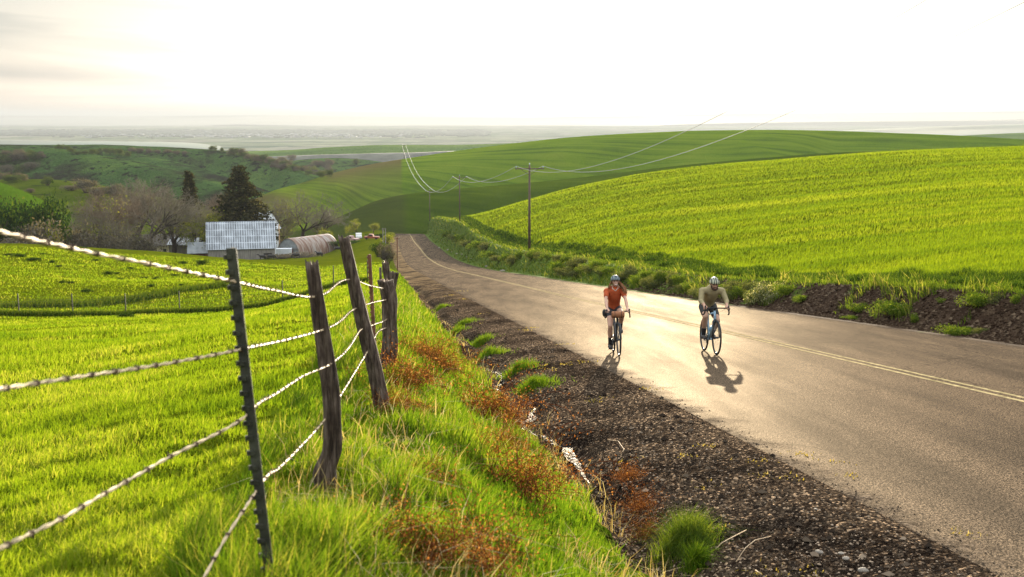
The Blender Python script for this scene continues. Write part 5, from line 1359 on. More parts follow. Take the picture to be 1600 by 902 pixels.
P_ = [(None, 9.0, 'out'), (828,140,258), (716,279,275), (668,418,297), (628,846,226.5)]
LB = ['utility pole by the field rim nearest the camera', 'tall brown utility pole standing in front of the crop field', 'second utility pole where the bank is highest','third, palest utility pole beyond the road bank','tiny utility pole on the skyline of the large ridge']
xo, yo = 15.4, 12.0
ends.append(pole(xo, yo, float(zt(xo,yo)), float(zt(xo,yo))+10, rz0, LB[0]))
for (u,Y,vt),lb in zip(P_[1:], LB[1:]):
    g = at_o(u, Y); top = at(u, vt, Y).z
    if Y > 800: g = (g[0], g[1], down(g[0], g[1])-1)
    ends.append(pole(g[0], g[1], g[2], top, rz0, lb, arm=3.6 if Y<300 else 3.0, rad=.17))
# the run goes on beyond the skyline pole
M_cable = simple('bright_cable', (.50,.47,.40), .7, var=.1, spec=.2)
def span(a, b, sag, n=36):
    return [tuple(a.lerp(b,t)-Vector((0,0,4*sag*t*(1-t)))) for t in np.linspace(0,1,n)]
for s_ in (0,1):
    mb = MB(); sags = [3.4, 1.7, 2.0, 5.0]
    for i in range(4):
        P = span(ends[i][s_], ends[i+1][s_], sags[i]); 
        mb.tube(P, [.007+.00012*min(p[1],400) for p in P], 5, False)
    tag(mb.build('power_line', M_cable), ('left' if s_==0 else 'right')+' one of the two sagging power lines over the poles', 'power line', 'power lines over the utility poles')

# roadside marker post on the left, dark, and two white lane posts
def stake(name, u, v0, Y, w, mat, label, cat='post'):
    x,_ = ray(u,0); x = float(x)*Y; zb = down(x,Y); zt_ = at(u,v0,Y).z
    mb = MB(); mb.box((0,0,(zt_-zb)/2-.1),(w,w,zt_-zb+.2)); mb.box((0,-.01,(zt_-zb)-.12),(w*1.8,w*.6,.2))
    o = mb.build(name, mat, None, False); o.location=(x,Y,zb); tag(o,label,cat); return o
stake('marker_post', 615, 371, 150, .16, M_rustpost, 'dark marker post at the pavement edge down the road')
stake('marker_post', 592, 357, 300, .2, M_board, 'pale post at the lane end, left one', 'post')
stake('marker_post', 596, 357, 298, .20, M_board, 'weathered grey post beside the pale one at the lane end', 'post')

# ------------------------------------------------------------------ dead weeds, tufts, stones
M_dead = leafy('dead_bracken', (.10,.034,.014), (.25,.090,.034), (.45,.22,.10), .5, 1.0)
def dead_mesh(seed, n=70, r=.30, h=.30, flop=.6):
    rg = np.random.default_rng(seed); Vs=[]; Qs=[]; A=[]; k=0
    for i in range(n):
        a = rg.random()*6.28; q = np.array([rg.normal(0,.35)*r, rg.normal(0,.35)*r, 0]); d = np.array([math.cos(a)*flop, math.sin(a)*flop, .9]); d/=np.linalg.norm(d)
        L_ = h*(.6+.9*rg.random()); st=[q]
        for s_ in range(6):
            d = d+rg.normal(0,.28,3)+np.array([0,0,-.22]); d/=np.linalg.norm(d); q = q+d*L_/6; q[2]=max(q[2],.01); st.append(q)
        st=np.array(st); v,f = prisms(st[:-1],st[1:],np.full(6,.0016),np.full(6,.0011)); Vs.append(v);Qs.append(f+k);k+=len(v);A.append(np.full(len(v),rg.random()*.5))
        P = st[1:][rg.integers(0,6,30)]+rg.normal(0,.016,(30,3)); v,f = leaves(P,rg,.0052,1,.012); Vs.append(v);Qs.append(f+k);k+=len(v);A.append(np.repeat(rg.random(len(f)),4))
    return np_mesh('dead_weed', np.concatenate(Vs), np.concatenate(Qs), None, False, {'rnd':np.concatenate(A)})
dm = [dead_mesh(60+i, 150, .30, .30) for i in range(3)]+[dead_mesh(70, 110, .14, .42, .25)]
GD = 'rusty dead weed clumps on the verge'
for i,(u,v,s_,k,lb) in enumerate([(632,598,1.45,0,'large rusty dead weed heap right of the leaning post'),(655,560,1.15,1,'rusty dead weed heap behind the largest one'),(685,575,1.3,2,'small rusty dead weed running right of the largest heap'),
     (750,650,1.8,0,'curly orange-brown dead weed midway along the verge'),(790,668,.95,2,'orange dead weed on the ditch side midway'),(742,705,.8,1,'small dark rusty weed below the midway clump'),
     (790,705,.9,2,'orange-brown weed sprawling beside the small dark one'),(800,765,1.75,0,'big dark rusty clump over straw lower on the verge'),(648,760,.8,1,'rusty tuft in the grass right of the bent post'),
     (625,875,1.3,2,'rusty clump at the bottom picture edge, left one'),(725,878,1.3,0,'rusty clump at the bottom picture edge, right one'),(985,745,.6,2,'reddish flat weed on the gravel edge'),
     (1000,800,.75,3,'tall drooping rust-coloured stalk over the gravel edge'),(1012,840,.7,3,'second drooping rusty stalk below the tall one'),(625,640,.9,1,'dark rusty weeds at the foot of the leaning post')]):
    p = hit(u, v)
    if p is None: continue
    o = bpy.data.objects.new('dead_weed', dm[k]); COL.objects.link(o); 
    if not dm[k].materials: dm[k].materials.append(M_dead)
    o.location = (p.x,p.y,p.z-.02); o.rotation_euler=(0,0,random.uniform(0,6)); q=s_*(.62+.036*p.y); o.scale=(q,q,q*1.05); tag(o, lb, 'dead weed', GD)
# big tufts by the gravel edge and along the ditch
def tuft(u, v, n, r, h, w, label, mat=M_gr_verge, lean=.7, grp='green grass tufts by the gravel'):
    p = hit(u, v)
    if p is None: return
    a = rng.random(n)*6.28; q = r*np.abs(rng.normal(0,.6,n)); X = p.x+np.cos(a)*q; Y = p.y+np.sin(a)*q
    V,Q,T,A = blades(X, Y, h*(.35+.8*rng.random(n))*np.exp(-(q/r)**2*.6), np.full(n,w), lean)
    V = V-np.array([p.x,p.y,p.z]); me = np_mesh('grass_tuft', V, Q, T, False, {'rnd':A*.75})
    o = link_mesh('grass_tuft', me, mat, None, (p.x,p.y,p.z)); tag(o, label, 'grass tuft', grp)
tuft(1066,856,2200,.26,.34,.005,'large dark green tuft on the gravel edge at the bottom', M_gr_dark, 1.0)
tuft(1085,885,900,.10,.22,.006,'smaller tuft in front of the largest one')
for u,v,lb in [(820,575,'tuft beside the water, farther one'),(775,550,'bright tuft at the ditch far end'),(760,535,'tuft between gravel and ditch, farthest'),(735,505,'round tuft by the verge bend'),(720,520,'tuft left of the round one'),
               (845,600,'tuft touching the glinting water'),(700,478,'small tuft where the verge narrows')]:
    tuft(u-12,v+4,900,.5,.24,.010,lb,lean=.9)
M_stone = simple('pale_stone', (.20,.17,.135), .8, var=.3, scale=12, bump=.4, bscale=40)
def stone(u, v, s_, lb):
    p = hit(u, v); mb = MB(); mb.ball((0,0,0),(s_,s_*.7,s_*.45),12,9); me = mb.mesh('stone')
    co = np.empty(len(me.vertices)*3,np.float32); me.vertices.foreach_get('co',co); co=co.reshape(-1,3); co *= (1+.22*vnoise(co[:,0]/s_*1.3+u, co[:,1]/s_*1.3+co[:,2]/s_,3))[:,None]; me.vertices.foreach_set('co',co.ravel()); me.update()
    o = link_mesh('stone', me, M_stone, None, (p.x,p.y,p.z+s_*.15)); o.rotation_euler=(0,0,u*.1); tag(o, lb, 'stone','stones on the gravel shoulder')
for u,v,s_,lb in [(1280,864,.035,'flat pale stone alone low on the gravel'),(1315,866,.026,'small dark stone right of the flat pale one'),(1350,893,.04,'stone at the bottom picture edge'),(1275,797,.022,'yellowish stone high on the near gravel'),
                  (1322,874,.03,'long pale chip between the lower stones')]: stone(u,v,s_,lb)
# pale rocks at the foot of the bank, far right side of the road
for i,(u,v) in enumerate([(686,388),(700,391),(706,394),(714,397),(722,398),(730,402),(737,405),(760,417),(785,424)]):
    p = hit(u, v); 
    if p is None: continue
    stone(u, v, .28+.1*random.random(), 'pale rock at the foot of the far bank, %s' % ['topmost','second from the top','third','fourth, in the middle','fifth','sixth','last before the gap','lone one below the gap','lowest'][i])
# straw sticks on the gravel
def stick(pts, Y0, lb):
    P = []
    for u,v in pts: p = hit(u,v); P.append((p.x,p.y,p.z+.02))
    mb = MB(); mb.tube(P, .0035, 5); tag(mb.build('dry_stalk', M_straw2), lb, 'dry stalk', 'dry stalks on the gravel')
M_straw2 = simple('straw', (.42,.30,.18), .8, var=.2)
stick([(1150,882),(1165,860),(1180,848),(1205,842)],0,'curved pale stalk on the gravel near the large tuft'); stick([(1118,862),(1128,852),(1166,832)],0,'straight pale stalk above the curved one'); stick([(1180,895),(1190,902)],0,'short stalk at the bottom edge of the gravel')
stick([(950,690),(966,692),(975,705),(970,715)],0,'hooked pale stalk beside the ditch water')
# low yellowish weeds on the shoulder
X, Y = sample_ground(420, 5.5, 75, -.15, .6); o_=off(X,Y); k=(o_<-4.7)&(o_>-6.8)&(fbm(X*.7,Y*.35,2,191)>.02); X,Y=X[k],Y[k]
rp_=26; XX=np.repeat(X,rp_)+rng.normal(0,.05,len(X)*rp_)*(1+np.repeat(Y,rp_)*.05); YY=np.repeat(Y,rp_)+rng.normal(0,.06,len(X)*rp_)*(1+np.repeat(Y,rp_)*.05)
grass_obj('yellow_ground_weeds', leafy('yellow_weeds',(.22,.17,.04),(.36,.28,.08),(.48,.38,.2),.4,1.0), [blades(XX,YY,.02+.03*rng.random(len(XX)),.006+.0008*YY,1.0)], 'sparse low yellowish weeds over the gravel')
# ------------------------------------------------------------------ cyclists and bicycles (local frame: forward is -Y, x to the picture's right)
M_tyre = simple('tyre_rubber', (.018,.017,.016), .75, var=.2)
M_rim = simple('rim', (.03,.03,.032), .35, metal=.6)
M_spoke = simple('spoke_steel', (.35,.35,.35), .3, metal=.8)
M_alloy = simple('dark_alloy', (.05,.05,.05), .4, metal=.6)
M_tape = simple('bar_tape', (.015,.015,.015), .8)
def wheel(parent, y, name='wheel'):
    w = empty(name); w.parent = parent; w.location = (0, y, .345)
    MB().torus((0,0,0), .328, .019, 48, 8).build('tyre', M_tyre, w)
    mb = MB(); mb.torus((0,0,0), .306, .011, 48, 6); mb.build('rim', M_rim, w)
    mb = MB()
    for i in range(28):
        a = 2*math.pi*i/28; s_ = .028 if i%2 else -.028
        mb.tube([(s_, math.cos(a+.25*(1 if i%4<2 else -1))*.022, math.sin(a+.25*(1 if i%4<2 else -1))*.022), (0, math.cos(a)*.300, math.sin(a)*.300)], .0011, 3, False)
    mb.build('spokes', M_spoke, w)
    mb = MB(); mb.tube([(-.05,0,0),(-.035,0,0),(-.03,0,0),(.03,0,0),(.035,0,0),(.05,0,0)],[.012,.012,.022,.022,.012,.012],12); mb.torus((.024,0,0), .07, .0018, 24, 4)
    mb.build('hub', M_alloy, w)
    return w
def bicycle(fcol, label, fork=None, *, bar_w=.46, crank_a=0, seat_h=.955, bag=False, bottle=False):
    r = empty('bicycle'); tag(r, label, 'bicycle')
    Mf = simple('frame_paint', fcol, .35, var=.05, spec=.6)
    wheel(r, -.60, 'front_wheel'); wheel(r, .43, 'rear_wheel')
    mb = MB(); HT, HB_, BB, SC_ = (0,-.405,.865),(0,-.455,.70),(0,0,.275),(0,.135,.765)
    mb.tube([HT,HB_],[.022,.026],12); mb.tube([(0,-.40,.83),SC_],[.018,.016],10); mb.tube([(0,-.44,.725),BB],[.026,.024],12); mb.tube([BB,(0,.15,.82)],[.02,.017],10)
    for s_ in (-1,1):
        mb.tube([(0,.14,.755),(s_*.045,.24,.62),(s_*.062,.43,.345)],[.011,.009,.009],8); mb.tube([(s_*.02,.01,.27),(s_*.05,.14,.30),(s_*.064,.43,.345)],[.013,.011,.010],8)
    mb.tube([(-.04,0,.275),(.04,0,.275)],[.024,.024],12)
    mb.build('frame', Mf, r)
    mb = MB(); mb.tube([(0,-.452,.705),(0,-.462,.672)],[.026,.024],10)
    for s_ in (-1,1): mb.tube([(s_*.015,-.465,.685),(s_*.05,-.478,.66),(s_*.058,-.52,.50),(s_*.056,-.60,.345)],[.02,.016,.013,.010],8)
    mb.build('fork', M_alloy if fork else Mf, r)
    mb = MB(); mb.tube([(0,.15,.80),(0,.185,seat_h-.05)],[.014,.014],10); mb.build('seat_post', M_alloy, r)
    mb = MB(); mb.tube([(0,.04,seat_h),(0,.10,seat_h),(0,.18,seat_h),(0,.26,seat_h+.012),(0,.305,seat_h+.005)],[.016,.026,.045,.075,.05],14,squash=(1,.4)); mb.build('saddle', M_tape, r)
    # stem and drop bar
    bz, by = .925, -.475
    mb = MB(); mb.tube([(0,-.40,.87),(0,-.398,.90),(0,by,bz)],[.019,.019,.016],10); mb.build('stem', M_alloy, r)
    hw = bar_w/2
    mb = MB(); pts = [(0,by,bz),(hw*.55,by,bz),(hw*.92,by-.01,bz),(hw,by-.05,bz-.002),(hw+.004,by-.105,bz-.02),(hw+.012,by-.12,bz-.07),(hw+.02,by-.08,bz-.115),(hw+.026,by-.03,bz-.125),(hw+.03,by+.02,bz-.125)]
    for s_ in (-1,1): mb.tube([(s_*x,y,z) for x,y,z in pts], [.0135,.0135]+[.015]*7, 8)
    mb.build('handlebar', M_tape, r)
    for s_ in (-1,1):
        mb = MB(); mb.tube([(s_*hw,by-.05,bz+.008),(s_*(hw+.003),by-.10,bz+.02),(s_*(hw+.004),by-.135,bz+.05)],[.017,.018,.014],10)
        mb.tube([(s_*(hw+.004),by-.13,bz+.03),(s_*(hw+.012),by-.15,bz-.03),(s_*(hw+.014),by-.125,bz-.09)],[.008,.007,.006],6); mb.build('brake_hood', M_tape, r)
    ca, sa = math.cos(crank_a), math.sin(crank_a)       # pedal of the -x side
    c = empty('crankset'); c.parent = r
    mb = MB(); mb.tube([(-.055,0,.275),(-.075,ca*.17,.275+sa*.17)],[.013,.011],8); mb.tube([(.055,0,.275),(.075,-ca*.17,.275-sa*.17)],[.013,.011],8); mb.tube([(-.055,0,.275),(.055,0,.275)],[.014,.014],8); mb.build('crank', M_alloy, c)
    mb = MB(); mb.torus((-.048,0,.275), .088, .004, 36, 6); mb.tube([(-.05,-.085,.275),(-.05,.085,.275)],.008,6); mb.tube([(-.05,0,.19),(-.05,0,.36)],.008,6); mb.build('chainring', M_alloy, c)
    for s_ in (-1,1):
        y, z = (ca*.17, .275+sa*.17) if s_ < 0 else (-ca*.17, .275-sa*.17)
        MB().box((s_*.115,y,z),(.07,.08,.016)).build('pedal', M_alloy, c, False)
    mb = MB(); mb.tube([(-.048,0,.363),(-.048,.43,.375)],.004,4); mb.tube([(-.048,0,.187),(-.048,.42,.24),(-.048,.46,.30)],.004,4); mb.tube([(-.055,.43,.33),(-.055,.42,.24)],[.012,.010],6); mb.build('chain', M_spoke, r)
    if bottle:
        for p0,p1 in (((0,-.17,.50),(0,-.28,.60)),):
            mb = MB(); d = np.array(p1)-np.array(p0); o_ = np.array([0,-.052,.048])*-1; mb.tube([np.array(p0)+o_, np.array(p0)+o_+d*.75, np.array(p0)+o_+d*.85, np.array(p1)+o_],[.036,.036,.022,.018],12); mb.build('water_bottle', simple('pale_blue_bottle',(.25,.55,.85),.4), r)
    mb = MB()
    for s_ in (-1,1): mb.tube([(s_*hw*.95,by-.11,bz+.02),(s_*hw*.5,by-.17,bz-.03),(0,-.50,.80),(0,-.45,.74)],.0028,4)
    mb.build('cables', M_tape, r)
    return r
# ---- body building: tapered capsules fused into one skin
def skinmat(name, col): 
    m = simple(name, col, .55, var=.08, scale=20, spec=.3); return m
def hand(mb, wrist, palm_dir, side, s_=1, grip=(0,-1,0)):
    """palm and five curled fingers wrapped over the brake hood"""
    W = np.array(wrist); g = np.array(grip, float); g/=np.linalg.norm(g); x = np.array([side,0,0.])
    dn = np.array([0,0,-1.])
    pc = W+g*.045
    mb.tube([W, W+g*.03+dn*.002, W+g*.075+dn*.012],[.025,.030,.026],10,squash=(1.25,.75))
    for i,(off_,ln) in enumerate(((-.030,.072),(-.010,.080),(.010,.074),(.029,.060))):
        a = pc+x*(-off_)+g*.035+dn*.006
        b = a+g*ln*.42+x*.008+dn*.008; c = b+dn*ln*.36+g*.006+x*(-.004*side*0); d = c+dn*ln*.20-g*.02
        mb.tube([a,b,c,d],[.0095,.0088,.0082,.0072],8)
    t0 = pc-x*.026-g*.015+dn*.004; mb.tube([t0, t0-x*.014+g*.025+dn*.008, t0-x*.016+g*.048+dn*.026],[.0125,.011,.0085],8)
def limb(mb, pts, rad, k=14, n=14):
    P = np.array(pts, float); d = np.concatenate([[0],np.cumsum(np.linalg.norm(np.diff(P,axis=0),axis=1))]); t = np.linspace(0,d[-1],n)
    Q = np.stack([pchip(d,P[:,i],t) for i in range(3)],-1); mb.tube(Q, pchip(d,np.array(rad,float),t), k); mb.ball(P[0],rad[0],12,8); mb.ball(P[-1],rad[-1],12,8)
def head(mb, c, f, tilt):
    """f: facing direction (unit); tilt: rotation matrix"""
    c = np.array(c, float); M = np.array(tilt)
    def P(x,y,z): return c+M@np.array([x,y,z])
    tmp = MB(); tmp.ball((0,0,.02),(.074,.092,.10),18,14); 
    v = tmp.v[0]; v[:,0] *= np.where(v[:,2]<0, 1+v[:,2]*2.2, 1); v[:,1] += np.where(v[:,2]<0, v[:,2]*.12, 0)
    mb.add((M@v.T).T+c, tmp.q[0], tmp.t[0])
    for a in (((0,-.062,-.035),(.045,.045,.05)),((0,-.066,-.080),(.026,.026,.024))): pass
    mb.ball(P(0,-.058,-.055),(.046,.042,.048),12,8); mb.ball(P(0,-.072,-.088),(.022,.020,.018),10,6)
    mb.tube([P(0,-.082,.018),P(0,-.098,-.008),P(0,-.108,-.026),P(0,-.090,-.032)],[.009,.011,.014,.009],8)
    mb.tube([P(-.03,-.086,.030),P(0,-.090,.026),P(.03,-.086,.030)],[.009,.008,.009],6)
    for s_ in (-1,1):
        mb.tube([P(s_*.074,.0,.02),P(s_*.084,.008,.008),P(s_*.076,.0,-.022)],[.010,.013,.008],8); mb.ball(P(s_*.04,-.062,-.018),(.022,.02,.018),10,6)
    return P
def person(spec, label):
    r = empty('person'); tag(r, label, 'person')
    S = spec; body = MB()
    pel, chest, neck, hc = S['pelvis'], S['chest'], S['neck'], S['head']
    limb(body, [pel, S['belly'], chest, S['uchest']], [S['hipw']*.78,.115,.135,.125], 18)
    body.ball(S['uchest'], (S['shw']*.72,.10,.10), 16, 10); body.ball(pel,(S['hipw'],.13,.12),16,10)
    limb(body, [S['uchest'], neck, (hc[0],hc[1]+.02,hc[2]-.03)], [.075,.055,.055], 12)
    tilt = Matrix.Rotation(S.get('yaw',0),3,'Z') @ Matrix.Rotation(S.get('nod',0),3,'X')
    P = head(body, hc, None, tilt)
    for s_, k in ((-1,'l'),(1,'r')):
        sh_, el, wr = S['sh'+k], S['el'+k], S['wr'+k]
        limb(body, [S['uchest'], sh_], [.07,.055], 12); limb(body, [sh_, tuple((np.array(sh_)+np.array(el))/2), el], [S['arm'],S['arm']*.92,S['arm']*.76], 12)
        limb(body, [el, tuple(np.array(el)*.62+np.array(wr)*.38), wr], [S['arm']*.76,S['arm']*.84,S['arm']*.52], 12)
        hand(body, wr, None, s_, grip=S['grip'])
        hp, kn, an, to = S['hp'+k], S['kn'+k], S['an'+k], S['to'+k]
        limb(body, [hp, tuple(np.array(hp)*.6+np.array(kn)*.4), kn], [S['th'],S['th']*.9,S['th']*.62], 14)
        cm = np.array(kn)*.64+np.array(an)*.36+np.array([0,.018,0]); limb(body, [kn, tuple(cm), tuple(np.array(kn)*.2+np.array(an)*.8), an], [S['th']*.62,S['th']*.70,S['th']*.42,S['th']*.42], 12)
        h_ = np.array(an)+np.array([0,.035,-.055]); limb(body, [tuple(h_), tuple(np.array(an)*.5+np.array(to)*.5+np.array([0,0,-.015])), to], [.036,.036,.026], 10)
    b = remesh(body, 'body', .0065, 5, S['skin'], r)
    # jersey
    j = MB(); e = .014
    limb(j, [S['jhem'], S['belly'], chest, S['uchest']], [S['hipw']*.80+e,.128,.150,.135], 18); j.ball(S['uchest'], (S['shw']*.74+e,.112,.108), 16, 10)
    limb(j, [S['uchest'], tuple(np.array(S['uchest'])*.55+np.array(neck)*.45)], [.085,.064], 12)
    for k in 'lr':
        sh_, el, wr = np.array(S['sh'+k]), np.array(S['el'+k]), np.array(S['wr'+k]); limb(j, [S['uchest'], tuple(sh_)], [.085,.07], 12)
        if S['sleeve'] <= 1: limb(j, [tuple(sh_), tuple(sh_*(1-S['sleeve'])+el*S['sleeve'])], [S['arm']+.016,S['arm']+.014], 12)
        else:
            limb(j, [tuple(sh_), tuple(el)], [S['arm']+.014,S['arm']*.8+.012], 12); f_ = S['sleeve']-1; limb(j, [tuple(el), tuple(el*(1-f_)+wr*f_)], [S['arm']*.8+.012,S['arm']*.6+.010], 12)
    remesh(j, 'jersey', .0085, 4, S['jersey'], r)
    sh_m = MB(); sh_m.ball(pel,(S['hipw']+.016,.145,.13),16,10)
    for k in 'lr':
        hp, kn = np.array(S['hp'+k]), np.array(S['kn'+k]); limb(sh_m, [tuple(hp), tuple(hp*(1-S['shorts'])+kn*S['shorts'])], [S['th']+.014,S['th']*.78+.012], 14)
    remesh(sh_m, 'shorts', .0085, 4, S['shortm'], r)
    for k in 'lr':
        kn, an, to = np.array(S['kn'+k]), np.array(S['an'+k]), np.array(S['to'+k])
        m = MB(); limb(m, [tuple(an*.68+kn*.32), tuple(an*.9+kn*.1), tuple(an+np.array([0,.01,-.02]))], [S['th']*.50+.006,S['th']*.44+.006,.042], 12); remesh(m, 'sock', .006, 3, M_sock, r)
        m = MB(); h_ = an+np.array([0,.04,-.060]); mid = an*.5+to*.5+np.array([0,0,-.018]); limb(m, [tuple(h_), tuple(mid), tuple(to+np.array([0,-.012,-.002]))], [.044,.046,.034], 12); m.ball(tuple(an+np.array([0,.01,-.03])),(.043,.05,.04),10,8)
        remesh(m, 'shoe', .006, 3, M_shoe, r)
    # face: eyes, mouth
    for s_ in (-1,1):
        e_ = MB(); c = P(s_*.031,-.086,.012); e_.ball(c,(.012,.008,.009),10,6); e_.build('eye', M_eye, r)
    m = MB(); m.tube([P(-.026,-.103,-.056),P(0,-.110,-.064),P(.026,-.103,-.056)],[.004,.0075,.004],6); m.build('mouth', S['mouth'], r)
    if S.get('beard'):
        m = MB(); 
        for x in np.linspace(-.052,.052,9): m.ball(P(x,-.078-.018*(1-abs(x)/.06),-.066-.028*(1-(x/.06)**2)),(.020,.020,.026),8,6)
        for x in (-.03,-.015,0,.015,.03): m.ball(P(x,-.103,-.043),(.011,.008,.007),8,6)
        for s_ in (-1,1): m.ball(P(s_*.062,-.035,-.045),(.014,.03,.035),8,6)
        remesh(m, 'beard', .004, 2, S['hair'], r)
    # helmet: shell with raised ribs and dark vents
    h = MB(); n1, n2 = 36, 16; V=[]
    for i in range(n2+1):
        th = .5*math.pi*1.06*i/n2
        for q in range(n1):
            a = 2*math.pi*q/n1; rib = 1+.045*abs(math.sin(4*a+.0))*math.sin(th)
            x = math.sin(th)*math.cos(a)*.094*rib; y = math.sin(th)*math.sin(a)*.128*rib-.002; z = math.cos(th)*.095*rib+.042-.012*math.cos(a)**2*math.sin(th)
            V.append(P(x,y,z))
    Q=[(i*n1+q,(i+1)*n1+q,(i+1)*n1+(q+1)%n1,i*n1+(q+1)%n1) for i in range(n2) for q in range(n1)]
    h.add(V,Q); ho = h.build('helmet', S['helmet'], r); sm = ho.modifiers.new('t','SOLIDIFY'); sm.thickness=.014; sm.offset=-1
    v_ = MB()
    for x in (-.062,-.032,0,.032,.062):
        k = 1-abs(x)/.16; pts=[P(x*1.02,-.118*k,.075),P(x,-.095*k,.115-abs(x)*.35),P(x*.9,-.045*k,.139-abs(x)*.45)]; v_.tube(pts,[.005,.009,.007],8)
    v_.build('vent', M_tape, ho); v_ = None
    st = MB()
    for s_ in (-1,1): st.tube([P(s_*.082,-.02,.03),P(s_*.072,-.035,-.04),P(s_*.02,-.062,-.108)],.0035,5)
    st.build('chin_strap', M_tape, r)
    return r, P
M_sock = simple('dark_sock', (.02,.018,.018), .9); M_shoe = simple('dark_shoe', (.022,.018,.016), .6); M_eye = simple('eye_dark', (.02,.015,.012), .3)
M_skin = skinmat('skin', (.46,.27,.19)); M_skin2 = skinmat('tanned_skin', (.40,.23,.15))
def knit(name, col): return simple(name, col, .9, var=.12, scale=18, bump=.35, bscale=25, spec=.15, trans=.08)
def striped(name, ca, cb, sc):
    m, N, L = new_mat(name); tc = N('ShaderNodeTexCoord'); sp = N('ShaderNodeSeparateXYZ'); L(tc.outputs['Object'], sp.inputs[0])
    mu = N('ShaderNodeMath'); mu.operation='MULTIPLY'; mu.inputs[1].default_value=sc; L(sp.outputs['X'], mu.inputs[0]); si = N('ShaderNodeMath'); si.operation='SINE'; L(mu.outputs[0], si.inputs[0])
    r = ramp(N, [(.45,ca),(.55,cb)]); ma = N('ShaderNodeMath'); ma.operation='MULTIPLY_ADD'; ma.inputs[1].default_value=.5; ma.inputs[2].default_value=.5; L(si.outputs[0], ma.inputs[0]); L(ma.outputs[0], r.inputs['Fac'])
    p = N('ShaderNodeBsdfPrincipled'); p.inputs['Roughness'].default_value=.45; L(r.outputs['Color'], p.inputs['Base Color']); o = N('ShaderNodeOutputMaterial'); L(p.outputs[0], o.inputs['Surface']); return m
woman = dict(pelvis=(0,.17,.96), belly=(0,.10,1.09), chest=(0,.0,1.25), uchest=(0,-.06,1.345), neck=(0,-.10,1.43), head=(.005,-.145,1.545), jhem=(0,.15,1.0), hipw=.150, shw=.165,
  shl=(-.172,-.07,1.335), ell=(-.212,-.265,1.15), wrl=(-.212,-.475,.985), shr=(.172,-.07,1.335), elr=(.205,-.265,1.15), wrr=(.212,-.475,.985), arm=.043, sleeve=.50, grip=(0,-.96,-.28),
  hpl=(-.085,.15,.93), knl=(-.115,-.13,.60), anl=(-.112,.045,.215), tol=(-.118,-.10,.135), hpr=(.085,.13,.95), knr=(.120,-.27,.865), anr=(.112,.015,.545), tor=(.118,-.125,.475), th=.080,
  skin=M_skin, jersey=knit('rust_jersey',(.42,.085,.030)), shorts=.42, shortm=simple('dark_shorts',(.025,.022,.024),.8), mouth=simple('smile',(.75,.62,.55),.5), helmet=striped('dark_helmet',(.035,.055,.07),(.16,.20,.20),150), hair=None, nod=.05, yaw=.05)
man = dict(pelvis=(0,.20,.965), belly=(0,.09,1.08), chest=(0,-.06,1.19), uchest=(0,-.17,1.265), neck=(0,-.25,1.315), head=(0,-.345,1.405), jhem=(0,.17,.99), hipw=.155, shw=.20,
  shl=(-.205,-.18,1.255), ell=(-.255,-.30,1.06), wrl=(-.225,-.475,.98), shr=(.205,-.18,1.255), elr=(.265,-.30,1.06), wrr=(.225,-.475,.98), arm=.050, sleeve=1.62, grip=(0,-.96,-.26),
  hpl=(-.09,.17,.93), knl=(-.135,-.20,.735), anl=(-.118,.01,.375), tol=(-.122,-.13,.300), hpr=(.09,.17,.93), knr=(.115,-.20,.655), anr=(.112,.20,.385), tor=(.118,.06,.300), th=.088,
  skin=M_skin2, jersey=knit('olive_jersey',(.30,.25,.135)), shorts=.62, shortm=simple('black_shorts',(.02,.018,.016),.8), mouth=simple('lips',(.30,.13,.09),.5), helmet=striped('green_helmet',(.42,.42,.28),(.05,.06,.045),150), hair=simple('brown_beard',(.055,.030,.018),.9), beard=True, nod=.28)
def hair_long(r, P):
    m = MB(); rg = np.random.default_rng(4)
    for i in range(70):
        a = rg.uniform(-.4,1); x0 = .066+rg.normal(0,.008); q = P(x0*(1 if i%4 else -1), .02+rg.normal(0,.02), -.01+rg.normal(0,.012)); sgn = 1 if i%4 else -1
        q = np.array(q); L_ = .33 if sgn>0 else .16; pts=[q]; d = np.array([sgn*(.45+.35*rg.random()), .15*rg.normal(), -.7])
        for k in range(6):
            d = d+np.array([sgn*.10*(1 if k<2 else -.9), rg.normal(0,.16), -.16+rg.normal(0,.12)]); d/=np.linalg.norm(d); q = q+d*L_/6; pts.append(q)
        m.tube(pts, np.linspace(.010,.0025,7), 5)
    m.tube([P(0,.06,.02),P(0,.10,-.03),P(.03,.11,-.12),P(.06,.09,-.20)],[.06,.055,.045,.02],10)
    m.build('hair', leafy_hair, r)
leafy_hair = simple('auburn_hair', (.30,.13,.045), .5, var=.35, scale=30, trans=.35)
def seat(thing, x, Y, rz, lean):
    z = -float(Hr(Y)); thing.location = (x, Y, z); slope = math.atan((float(Hr(Y+.5))-float(Hr(Y-.5))))
    thing.rotation_euler = Matrix.Rotation(rz,4,'Z').to_3x3().to_4x4().__matmul__(Matrix.Rotation(-slope,4,'X')).to_euler() if False else (Matrix.Rotation(rz,3,'Z') @ Matrix.Rotation(-slope,3,'X') @ Matrix.Rotation(lean,3,'Y')).to_euler()
def spot(u, v):
    x, z = ray(u, v); Ys = np.linspace(15,40,5001); i = int(np.argmin(np.abs(z*Ys+Hr(Ys)))); return float(x)*Ys[i], float(Ys[i])
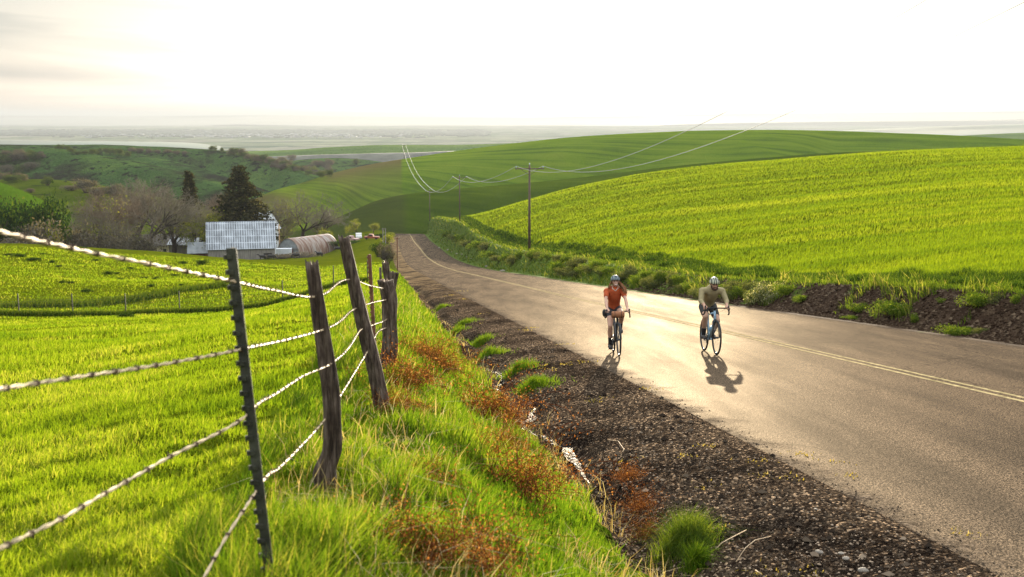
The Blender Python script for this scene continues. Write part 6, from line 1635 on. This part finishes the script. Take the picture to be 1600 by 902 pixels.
# woman
wx, wy = spot(962, 553)
wb = bicycle((.03,.032,.035), 'dark bicycle with a brown handlebar bag ridden in front, left', crank_a=-math.pi/2+.12, bag=True)
seat(wb, wx, wy, R(1.5), R(-1.2))
wp, P_w = person(woman, 'woman cyclist in rust red jersey with long hair, seated upright, hands on hoods'); seat(wp, wx, wy, R(1.5), R(-1.2))
hair_long(wp, P_w)
m = MB(); 
for s_ in (-1,1): m.tube([(s_*.062,-.115,1.47),(s_*.060,-.17,1.40),(0,-.195,1.345)],[.007,.008,.008],6)
m.build('pale_cord', simple('pale_cord',(.55,.5,.42),.8), wp)
bagm = simple('brown_canvas_bag', (.26,.105,.045), .85, var=.2, scale=14)
bg = empty('handlebar_bag'); tag(bg, 'brown roll bag strapped across the handlebar of the dark bicycle', 'bag'); seat(bg, wx, wy, R(1.5), R(-1.2))
m = MB(); m.tube([(-.135,-.565,.865),(-.13,-.565,.865),(-.12,-.565,.865),(.12,-.565,.865),(.13,-.565,.865),(.135,-.565,.865)],[.03,.062,.070,.070,.062,.03],18); m.build('roll', bagm, bg)
for s_ in (-.07,.07): m = MB(); m.torus((s_,-.565,.865),.072,.005,28,6); m.tube([(s_,-.51,.92),(s_,-.478,.935)],.008,6); m.build('strap', M_tape, bg)
gl_ = MB(); gl_.ball((-.275,-.50,.90),(.045,.05,.085),12,9); gl_.tube([(-.235,-.48,.93),(-.275,-.50,.94)],.012,6)
gp_ = remesh(gl_, 'bar_pouch', .006, 4, M_tape); tag(gp_, 'small black pouch hanging from the left of the bar beside the brown bag', 'pouch'); seat(gp_, wx, wy, R(1.5), R(-1.2))
# man
mx_, my_ = spot(1108, 551)
mbk = bicycle((.30,.46,.58), 'light blue bicycle ridden by the cyclist in olive', True, crank_a=math.pi+.05, bottle=True)
seat(mbk, mx_, my_, R(4.0), R(1.0))
mp_, P_m = person(man, 'bearded man cyclist in olive long sleeved jersey leaning forward over the bars'); seat(mp_, mx_, my_, R(4.0), R(1.0))

for o_ in (mbk, mp_): o_.scale = (1.06,)*3
